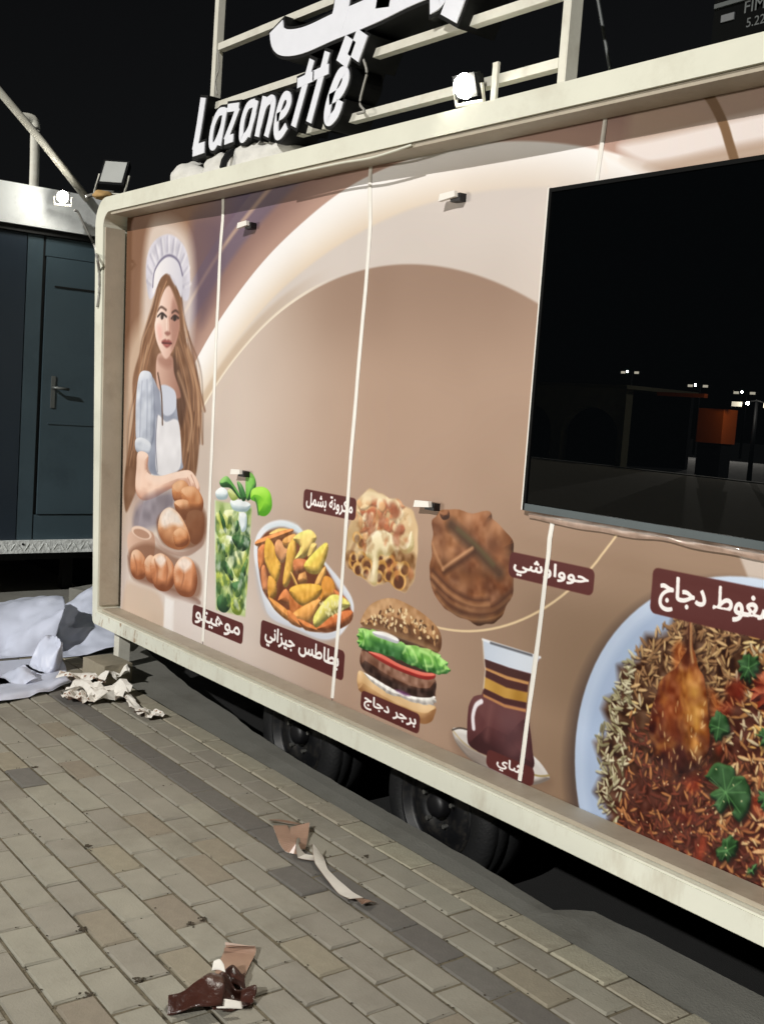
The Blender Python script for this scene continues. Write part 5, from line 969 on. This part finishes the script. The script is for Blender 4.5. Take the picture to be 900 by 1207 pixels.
# tubes and fittings above it
bm = bmesh.new(); tube(bm, [(-7.400, 2.106, 3.534), (-7.400, 2.327, 3.344), (-7.400, 2.616, 3.086), (-7.400, 2.950, 2.761)], .026, 10); tag(mesh('strut', bm, M['tubew'], None, 0, True), 'white slanting tube rising left from the fascia corner', 'pole')
bm = bmesh.new(); tube(bm, smooth_pts([(-8.600, 2.990, 2.962), (-8.600, 2.988, 3.186), (-8.600, 2.983, 3.376), (-8.600, 2.984, 3.440), (-8.600, 2.968, 3.487), (-8.600, 2.929, 3.498), (-8.600, 2.877, 3.493)]), .035, 10); tag(mesh('bent_pipe', bm, M['tubew'], None, 0, True), 'grey upright pipe with a bent top behind the fascia', 'pipe')
q = [(-7.280, 2.726, 2.733)][0]
floodlight('floodlight', q, R(10), R(62), (.085, .07, .04), M['lampon'], 'lit floodlight blazing against the white fascia of the slate trailer', 3.5)
q = [(-6.600, 2.786, 2.820)][0]
floodlight('floodlight', q, R(-38), R(52), (.16, .22, .05), M['lampoff'], 'unlit floodlight with a pale lens tilted up above the frame corner')
bm = bmesh.new(); tube(bm, [Vector(q)+Vector((0, .03, -.15)), Vector(q)+Vector((.06, .03, -.28)), Vector(q)+Vector((.10, .03, -.50))], .014, 8); tag(mesh('lamp_arm', bm, M['plast']), 'dark arm holding the unlit floodlight', 'arm')
bm = bmesh.new(); tube(bm, smooth_pts([(-6.900, 2.738, 2.695), (-6.900, 2.794, 2.720), (-6.900, 2.850, 2.746), (-6.900, 2.919, 2.757)]), .012, 8); tag(mesh('conduit', bm, M['cable'], None, 0, True), 'thin white conduit bridging from fascia to the trailer corner', 'pipe')
q = [(-6.300, 2.603, 2.613)][0]; sack('foam_lump', q, (.055, .06, .03), 2.2, 'ochre foam lump at the upper left corner of the cream frame', 'foam', M['wood'])
bm = bmesh.new(); tube(bm, smooth_pts([(-6.900, 2.664, 2.597), (-6.900, 2.687, 2.591), (-6.900, 2.723, 2.533), (-6.900, 2.772, 2.455), (-6.900, 2.809, 2.396)]+[(-5.728, 2.344, 2.200), (-5.683, 2.344, 2.108), (-5.670, 2.344, 1.996), (-5.684, 2.344, 1.920)]), .008, 8); tag(mesh('hanging_cable', bm, M['cable'], None, 0, True), 'pale cable sagging from the fascia to the frame post', 'cable')
# ================================================================= loose vinyl, scraps and rubble
def patch(name, rows_, mt, label, cat, sub=11, wr=.016, seed=0, group=None, parent=None, sharp=.5):
    g = [[Vector(q) for q in smooth_pts(r, sub)] for r in rows_]; g = list(zip(*[smooth_pts([r[i] for r in g], sub) for i in range(len(g[0]))]))
    nr, nc = len(g), len(g[0]); v = []; f = []
    for i in range(nr):
        for j in range(nc):
            q = g[i][j]; d = wr*(abs(mnoise.noise(Vector((q.x*3+seed, q.y*5, q.z*4))))*2.6-.7)+wr*.7*(abs(mnoise.noise(Vector((q.x*9, q.y*7+seed, q.z*9+q.x*5))))*2-.5)+wr*.25*mnoise.noise(q*25+Vector((0, seed, 0))); v.append((q.x+d*.3, q.y-d*.2, max(q.z+d, .004)))
    for i in range(nr-1):
        for j in range(nc-1): q = i*nc+j; f.append((q, q+1, q+nc+1, q+nc))
    o = pyd(name, v, f, mt, parent, True); md = o.modifiers.new('thickness', 'SOLIDIFY'); md.thickness = .0015
    return tag(o, label, cat, group) if not parent else o
patch('vinyl_sheet', [[(-6.700, 1.919, 0.083), (-6.700, 2.222, 0.119), (-6.700, 2.433, 0.135), (-6.700, 2.575, 0.145)], [(-6.250, 1.791, 0.140), (-6.250, 2.073, 0.192), (-6.250, 2.295, 0.231), (-6.250, 2.444, 0.223)], [(-5.980, 1.723, -0.082), (-5.980, 1.991, 0.048), (-5.980, 2.176, 0.170), (-5.980, 2.355, 0.248)], [(-5.860, 1.692, -0.151), (-5.860, 1.954, -0.008), (-5.860, 2.118, 0.093), (-5.860, 2.296, 0.216)], [(-5.800, 1.678, -0.240), (-5.800, 1.939, -0.105), (-5.800, 2.075, -0.052), (-5.800, 2.215, 0.003)]], M['vinyl'], 'big white vinyl sheet folded over at the far left of the heap', 'vinyl sheet', seed=1)
patch('vinyl_sheet', [[(-6.750, 2.565, 0.036), (-6.750, 2.686, 0.108), (-6.750, 2.819, 0.191), (-6.750, 3.016, 0.274)], [(-6.400, 2.469, -0.006), (-6.400, 2.563, 0.052), (-6.400, 2.690, 0.130), (-6.400, 2.901, 0.194)], [(-6.000, 2.328, 0.018), (-6.000, 2.418, 0.041), (-6.000, 2.549, 0.082), (-6.000, 2.750, 0.110)], [(-5.720, 2.243, -0.029), (-5.720, 2.310, -0.006), (-5.720, 2.427, 0.023), (-5.720, 2.629, 0.027)]], M['vinyl'], 'white vinyl sheet draped behind the cream corner post', 'vinyl sheet', seed=4)
patch('vinyl_sheet', [[(-5.750, 1.658, -0.066), (-5.750, 1.920, -0.035), (-5.750, 2.075, -0.030), (-5.750, 2.244, -0.007)], [(-5.500, 1.588, -0.050), (-5.500, 1.838, -0.022), (-5.500, 1.996, -0.019), (-5.500, 2.187, -0.018)], [(-5.02, 1.34, .03), (-5.06, 1.66, .03), (-5.10, 1.84, .03), (-5.16, 2.06, .04)], [(-4.96, 1.34, .012), (-4.98, 1.67, .012), (-5.03, 1.84, .012), (-5.14, 2.08, .016)]], M['vinyl'], 'flat front vinyl sheet with a curling edge on the pavers', 'vinyl sheet', seed=7, wr=.010)
patch('vinyl_fold', [[(-5.620, 2.003, -0.049), (-5.620, 2.036, 0.040), (-5.620, 2.079, 0.092), (-5.620, 2.141, 0.161)], [(-5.500, 2.007, -0.065), (-5.500, 2.039, 0.022), (-5.500, 2.081, 0.100), (-5.500, 2.132, 0.187)], [(-5.420, 2.031, -0.048), (-5.420, 2.064, 0.021), (-5.420, 2.097, 0.081), (-5.420, 2.120, 0.187)], [(-5.500, 2.133, -0.041), (-5.500, 2.149, 0.013), (-5.500, 2.161, 0.057), (-5.500, 2.161, 0.149)]], M['vinyl'], 'twisted white fold of vinyl standing between the sheets', 'vinyl scrap', seed=9, wr=.03)
patch('vinyl_fold', [[(-5.450, 1.780, -0.030), (-5.450, 1.846, 0.025), (-5.450, 1.896, 0.064), (-5.450, 1.949, 0.051)], [(-5.320, 1.756, -0.039), (-5.320, 1.821, 0.015), (-5.320, 1.878, 0.053), (-5.320, 1.939, 0.047)], [(-5.250, 1.767, -0.047), (-5.250, 1.832, -0.011), (-5.250, 1.889, 0.026), (-5.250, 1.940, 0.038)]], M['vinyl'], 'small creased vinyl fold at the left edge of the picture', 'vinyl scrap', seed=13, wr=.03)
def crumple(name, c, size, seed, amp, mats, label, cat, rz=0, n=(12, 8), flat=.0, group=None, tilt=0):
    r = random.Random(seed); nx, ny = n; lines_ = [(r.uniform(0, math.pi), r.uniform(-.4, .4), r.uniform(.15, .4), r.uniform(.4, 1)) for _ in range(5)]; v = []
    for j in range(ny+1):
        for i in range(nx+1):
            u, w_ = i/nx-.5, j/ny-.5; h = 0
            for a, o_, la, am in lines_:
                d = u*math.cos(a)+w_*math.sin(a)-o_; h += am*abs(((d/la) % 2)-1)
            h = (h/3-.25)*amp+amp*.16*abs(mnoise.noise(Vector((u*7+seed, w_*7, 0)))); k = 1-.28*abs(math.sin(5*u+seed))
            x, y = u*size[0]*k+r.uniform(-.003, .003), w_*size[1]*(1-.25*math.sin(7*u+seed))+r.uniform(-.003, .003); v.append(Vector((x, y, h+u*tilt)))
    mz = min(q.z for q in v); ma = Matrix.Translation(c) @ Matrix.Rotation(rz, 4, 'Z'); v = [ma @ Vector((q.x, q.y, q.z-mz+.004)) for q in v]; m_ = (nx+1)*(ny+1)
    f = []; v2 = [q+Vector((0, 0, -.0016)) for q in v]
    for j in range(ny):
        for i in range(nx):
            q = j*(nx+1)+i; f.append((q, q+1, q+nx+2, q+nx+1))
    k = len(f); f += [tuple(m_+i for i in reversed(q)) for q in f]
    o = pyd(name, [tuple(q) for q in v+v2], f, mats)
    if len(mats) > 1: o.data.polygons.foreach_set('material_index', [0 if i < k else 1 for i in range(len(f))])
    return tag(o, label, cat, group)
WB = [M['scrap'], M['mocha']]
g1, g2, g3, g4, g5, g6 = [(-4.920, 2.124), (-5.125, 2.291), (-4.868, 2.018), (-4.696, 2.208), (-4.515, 2.210), (-5.178, 2.159)]
crumple('paper_scrap', (*g1, .0), (.34, .18), 3, .11, [M['scrap'], M['scrap']], 'crumpled white backing paper below the concrete block', 'paper scrap', .6)
crumple('paper_scrap', (*g2, .0), (.20, .12), 8, .10, [M['scrap'], M['scrap']], 'upright torn white flap beside the concrete block', 'paper scrap', 1.2, tilt=.04)
crumple('paper_scrap', (*g3, .0), (.20, .11), 12, .06, WB, 'white curl of paper at the end of the front vinyl sheet', 'paper scrap', .3)
crumple('paper_scrap', (*g4, .0), (.46, .05), 15, .035, WB, 'long narrow torn strip pointing from the paper pile to the wheels', 'paper scrap', -.15, (24, 4))
crumple('paper_scrap', (*g5, .0), (.14, .09), 21, .045, WB, 'tiny white scrap farthest right of the paper pile', 'paper scrap', .2)
crumple('paper_scrap', (*g6, .0), (.30, .12), 31, .06, WB, 'flat pale scrap between the vinyl sheets and the block', 'paper scrap', .9)
# torn strip of wrap on the pavers in the middle
def ribbon(name, pts, wd, tw, mats, label, cat, parent=None):
    P_ = smooth_pts(pts, 6); v = []; f = []; n_r = len(P_)
    for i, q in enumerate(P_):
        d = (P_[min(i+1, n_r-1)]-P_[max(i-1, 0)]).normalized(); s = d.cross(Vector((0, 0, 1))).normalized(); t = i/(n_r-1)
        a = float(np.interp(t, np.linspace(0, 1, len(tw)), tw)); ww = float(np.interp(t, np.linspace(0, 1, len(wd)), wd)); e = s*math.cos(a)+Vector((0, 0, 1))*math.sin(a); zz = ww/2*abs(math.sin(a))+.003
        c = Vector((q.x, q.y, q.z+zz)); nrm = d.cross(e)*.0009
        v += [c-e*ww/2+nrm, c+e*ww/2+nrm, c-e*ww/2-nrm, c+e*ww/2-nrm]
    for i in range(n_r-1): a = 4*i; f += [(a, a+1, a+5, a+4), (a+2, a+6, a+7, a+3)]
    o = pyd(name, [tuple(q) for q in v], f, mats, parent); o.data.polygons.foreach_set('material_index', [i % 2 for i in range(len(f))]); return tag(o, label, cat) if not parent else o
RB = [M['scrap'], M['mocha']]; BR_ = RB[::-1]
ts = empty('vinyl_strip', (*[(-2.843, 2.002)][0], 0), 'torn twisting strip of mocha and white vinyl on the pavers beside the rear wheel', 'vinyl scrap')
ribbon('strip_loop', [(*q, 0.0) for q in [(-3.145, 2.058), (-3.033, 2.013), (-2.938, 1.980), (-2.883, 1.982), (-2.843, 2.016)]], [.05, .06, .055, .05], [math.pi, math.pi, math.pi-.5, .1, .1], BR_, '', '', ts)
ribbon('strip_loop', [(*q, .006) for q in [(-3.184, 2.033), (-3.167, 2.065), (-3.135, 2.095), (-3.099, 2.114)]], [.028, .034, .03, .02], [.3, .2, .1, .3], RB, '', '', ts)
ribbon('strip_loop', [(*q, .004) for q in [(-3.087, 2.103), (-3.013, 2.052), (-2.939, 1.994)]], [.07, .06, .06], [math.pi-.3, math.pi, math.pi], BR_, '', '', ts)
ribbon('strip_tail', [(*q, .002) for q in [(-2.854, 2.023), (-2.783, 1.989), (-2.707, 1.970), (-2.644, 1.959), (-2.583, 1.949), (-2.535, 1.953)]], [.06, .035, .04, .05, .055], [.9, .3, .2, .1, .1, .2], BR_, '', '', ts)
ribbon('strip_end', [(*q, .006) for q in [(-2.521, 1.943), (-2.500, 1.959), (-2.474, 1.972)]], [.05, .05, .04], [.4, .1, .5], RB, '', '', ts)
# glossy brown crumple in the foreground
bc = empty('vinyl_crumple', (*[(-2.247, 1.305)][0], 0), 'glossy dark brown crumpled vinyl in the foreground with a mocha tab', 'vinyl scrap')
def sub(o): 
    for k in ('label', 'category', 'group'):
        if k in o: del o[k]
    o.parent = bc; o.matrix_parent_inverse = parent_inv(bc); return o
def fold(name, rows_, mt, wr, seed):
    o = patch(name, rows_, mt, '', '', 5, wr, seed); return sub(o)
def gz(pts, zs): return [(q[0], q[1], z) for q, z in zip(pts, zs)]
fold('crumpled_film', [gz([(-2.254, 1.187), (-2.239, 1.220), (-2.209, 1.257), (-2.191, 1.303)], (.004, .004, .004, .004)), gz([(-2.283, 1.203), (-2.272, 1.239), (-2.247, 1.282), (-2.235, 1.332)], (.03, .034, .05, .045)), gz([(-2.303, 1.215), (-2.290, 1.253), (-2.286, 1.307), (-2.290, 1.347)], (.018, .012, .055, .05)), gz([(-2.302, 1.224), (-2.293, 1.263), (-2.295, 1.314), (-2.306, 1.351)], (.004, .004, .02, .01))], M['brown'], .030, 2)
fold('crumpled_film', [gz([(-2.197, 1.278), (-2.192, 1.317), (-2.188, 1.353), (-2.193, 1.390)], (.004, .008, .012, .01)), gz([(-2.250, 1.307), (-2.240, 1.339), (-2.223, 1.368), (-2.216, 1.413)], (.06, .055, .03, .035)), gz([(-2.293, 1.325), (-2.283, 1.358), (-2.246, 1.376), (-2.243, 1.414)], (.05, .075, .035, .03)), gz([(-2.317, 1.348), (-2.317, 1.382), (-2.280, 1.396), (-2.270, 1.415)], (.01, .04, .012, .006))], M['brown'], .045, 5)
fold('crumpled_film', [gz([(-2.279, 1.351), (-2.277, 1.370), (-2.266, 1.388), (-2.242, 1.399)], (.03, .03, .03, .02)), gz([(-2.314, 1.370), (-2.318, 1.397), (-2.302, 1.408), (-2.279, 1.415)], (.05, .06, .045, .03)), gz([(-2.340, 1.375), (-2.344, 1.402), (-2.323, 1.420), (-2.308, 1.431)], (.008, .01, .012, .03))], M['brown'], .03, 9)
fold('torn_edge', [gz([(-2.198, 1.283), (-2.181, 1.306), (-2.167, 1.345)], (.02, .022, .016)), gz([(-2.209, 1.294), (-2.197, 1.315), (-2.182, 1.349)], (.034, .036, .026))], M['scrap'], .003, 3)
fold('torn_edge', [gz([(-2.293, 1.325), (-2.285, 1.340), (-2.269, 1.351)], (.06, .062, .06)), gz([(-2.312, 1.340), (-2.305, 1.353), (-2.289, 1.357)], (.075, .08, .07))], M['scrap'], .008, 6)
(ta, tb), (tc2, td) = [(-2.424, 1.483), (-2.295, 1.370)]; ribbon('mocha_tab', [(tc2, td, .01), ((ta+tc2)/2, (tb+td)/2, .012), (ta, tb, .006), (ta-.012, tb+.008, .014)], [.075, .08, .085, .085], [math.pi, math.pi, math.pi, math.pi-.2], [M['mocha'], M['scrap']], '', '', bc)
# concrete block, rubble and small debris
def rough_block(name, a, b, seed, mt, label, cat, rz=0, group=None):
    bm = bmesh.new(); c = [(a[i]+b[i])/2 for i in range(3)]; box(bm, a, b); bmesh.ops.subdivide_edges(bm, edges=bm.edges, cuts=3, use_grid_fill=True)
    for q in bm.verts: q.co += Vector((mnoise.noise(q.co*9+Vector((seed, 0, 0))), mnoise.noise(q.co*9+Vector((0, seed, 0))), mnoise.noise(q.co*9+Vector((0, 0, seed)))*.4))*.008
    bmesh.ops.rotate(bm, verts=bm.verts, cent=c, matrix=Matrix.Rotation(rz, 3, 'Z'))
    for q in bm.verts: q.co.z = max(q.co.z, a[2]+.0005)
    return tag(mesh(name, bm, mt, None, .003), label, cat, group)
bx, by = [(-5.145, 2.241)][0]
rough_block('concrete_block', (-5.34, 2.22, .0), (-5.12, 2.38, .10), 2, M['block'], 'rough concrete block in front of the cream corner leg', 'block', .12)
rough_block('stone_slab', (-7.3, 2.95, -.02), (-6.9, 3.2, .10), 5, M['kerb'], 'grey stone slab leaning behind the draped vinyl sheet', 'stone', .5)
rough_block('stone', (-9.1, 2.9, -.25), (-8.8, 3.15, -.10), 6, M['block'], 'pale stone in the dark below the slate trailer', 'stone', .3)
rough_block('stone', (-10.8, 3.3, -.25), (-10.2, 3.5, .0), 7, M['block'], 'long pale kerb stone far below the slate trailer', 'stone', .1)
# ================================================================= behind the camera, mirrored in the hatch glass
def street_lamp(x, y, z, label, power):
    t = empty('street_lamp', (x, y, -.25), label, 'street lamp', 'street lamps across the square')
    bm = bmesh.new(); tube(bm, [(x, y, -.25), (x, y, z+.1)], [.09, .05], 10); mesh('pole', bm, M['plast'], t, 0, True)
    bm = bmesh.new(); tube(bm, [(x-.55, y+.1, z+.02), (x, y, z+.12), (x+.55, y+.1, z+.02)], .03, 8); mesh('arm', bm, M['plast'], t, 0, True)
    for s in (-1, 1):
        bm = bmesh.new(); box(bm, (x+s*.62-.22, y-.1, z-.02), (x+s*.62+.22, y+.22, z+.05)); hd = mesh('lamp_head', bm, M['plast'], t, .01)
        bm = bmesh.new(); box(bm, (x+s*.62-.2, y+.2205, z-.12), (x+s*.62+.2, y+.235, z+.04)); mesh('lens', bm, M['lampfar'], hd)
    ld = bpy.data.lights.new('street_lamp_light', 'SPOT' if power > 5000 else 'POINT'); ld.energy = power; ld.shadow_soft_size = .05
    if power > 5000: ld.spot_size = R(60)
    ld.color = (1, .95, .86)
    lo = bpy.data.objects.new('street_lamp_light', ld); col.objects.link(lo); lo.parent = t; dv = (Vector((-3, 2.4, 1.2))-Vector((x, y+.4, z))).normalized()
    lo.location = (0, .5, z+.25); lo.rotation_euler = (-dv).to_track_quat('Z', 'Y').to_euler()
street_lamp(-52.97, -57.5, 5.25, 'double headed street lamp mirrored left of the others in the hatch glass', 26000)
street_lamp(-46.96, -57.5, 4.45, 'double headed street lamp mirrored in the middle of the hatch glass', 26000)
street_lamp(-43.25, -57.5, 4.10, 'double headed street lamp mirrored near the right edge of the picture', 26000)
street_lamp(-22.01, -27.5, 2.48, 'nearer low street lamp mirrored brightest in the hatch glass', 500)
# arcade across the square
bm = bmesh.new(); AX0, AX1, AY = -40., -25.5, -30.
xs_ = [-42.4, -38.7, -35.0, -31.3]
def arch_wall(x0, x1, xc, hw, spring, top):
    n_a = 14; arc = [(xc+hw*math.cos(math.pi*k/n_a), spring+hw*.75*math.sin(math.pi*k/n_a)) for k in range(n_a+1)]
    pts = [(x1, -.25), (x1, top), (x0, top), (x0, -.25), (xc-hw, -.25)]+arc[::-1]+[(xc+hw, -.25)]
    prism(bm, pts, AY, AY+.4)
ar = empty('arcade_building', (-33, -30, -.25), 'low arcade of round arches mirrored in the hatch glass', 'building')
for i, xc in enumerate(xs_):
    bm = bmesh.new(); arch_wall(xc-1.85, xc+1.849, xc, 1.55, .95, 2.9); mesh('arch_bay', bm, M['stucco'], ar, .02)
bm = bmesh.new(); box(bm, (-44.3, -34, 2.901), (-29.3, -29.4, 3.05)); mesh('roof_slab', bm, M['stucco'], ar, .03)
bm = bmesh.new(); box(bm, (-44.2, -34, -.25), (-29.5, -33.8, 2.9)); mesh('rear_wall', bm, M['under'], ar)
kk = empty('kiosk', (-23.9, -27.8, -.25), 'small orange kiosk with an added glow mirrored in the hatch glass', 'kiosk')
bm = bmesh.new(); box(bm, (-24.4, -28.4, 1.05), (-23.35, -27.6, 2.25)); mesh('glow_panel', bm, M['orange'], kk, .03)
bm = bmesh.new(); box(bm, (-24.4, -28.3, -.25), (-23.4, -27.7, 1.049)); mesh('counter', bm, M['plast'], kk, .02)
bm = bmesh.new(); box(bm, (-26.4, -27.9, 2.62), (-24.3, -27.7, 2.76)); mesh('awning_bar', bm, M['orange'], kk, .02)
pyd('far_kerb', [(-60, -25.0, .0), (10, -25.0, .0), (10, -24.7, .0), (-60, -24.7, .0), (-60, -25.0, -.25), (10, -25.0, -.25)], [(0, 1, 2, 3), (0, 4, 5, 1)], mat('white_kerb_paint', (200, 200, 190), .8))['kind'] = 'structure'
# grit and dirt caught in the paver joints
gr = random.Random(3); bm = bmesh.new()
def grain(x, y, r):
    m_ = Matrix.Translation((x, y, r*.35)) @ Matrix.Rotation(gr.uniform(0, 6), 4, 'Z') @ Matrix.Diagonal((r*gr.uniform(.7, 1.6), r, r*.6, 1)); bmesh.ops.create_icosphere(bm, subdivisions=1, radius=1, matrix=m_)
for k in range(900):
    j = gr.randrange(-6, 13); x = gr.uniform(-5.5, -.9)
    if gr.random() < .6: grain(x, Y0+PWD*j+gr.gauss(0, .004), gr.uniform(.0012, .0034))
    else:
        off = -2.646 if j % 2 == 0 else -2.5415; grain(off+PL*round((x-off)/PL)+gr.gauss(0, .004), Y0+PWD*(j+gr.random()), gr.uniform(.0012, .0032))
for (cx_, cy_) in [(-2.762, 1.175), (-2.442, 1.065), (-2.442, 1.196), (-2.659, 1.499), (-2.644, 1.451), (-4.091, 1.517), (-3.288, 1.409), (-2.792, 2.173)]:
    for k in range(14): grain(cx_+gr.gauss(0, .008), cy_+gr.gauss(0, .006), gr.uniform(.002, .005))
go = mesh('joint_grit', bm, mat('dark_grit', (66, 58, 46), .95, var=.4, scale=40)); tag(go, 'dark grit and dirt caught in the joints of the pavers', 'grit', None, 'stuff')
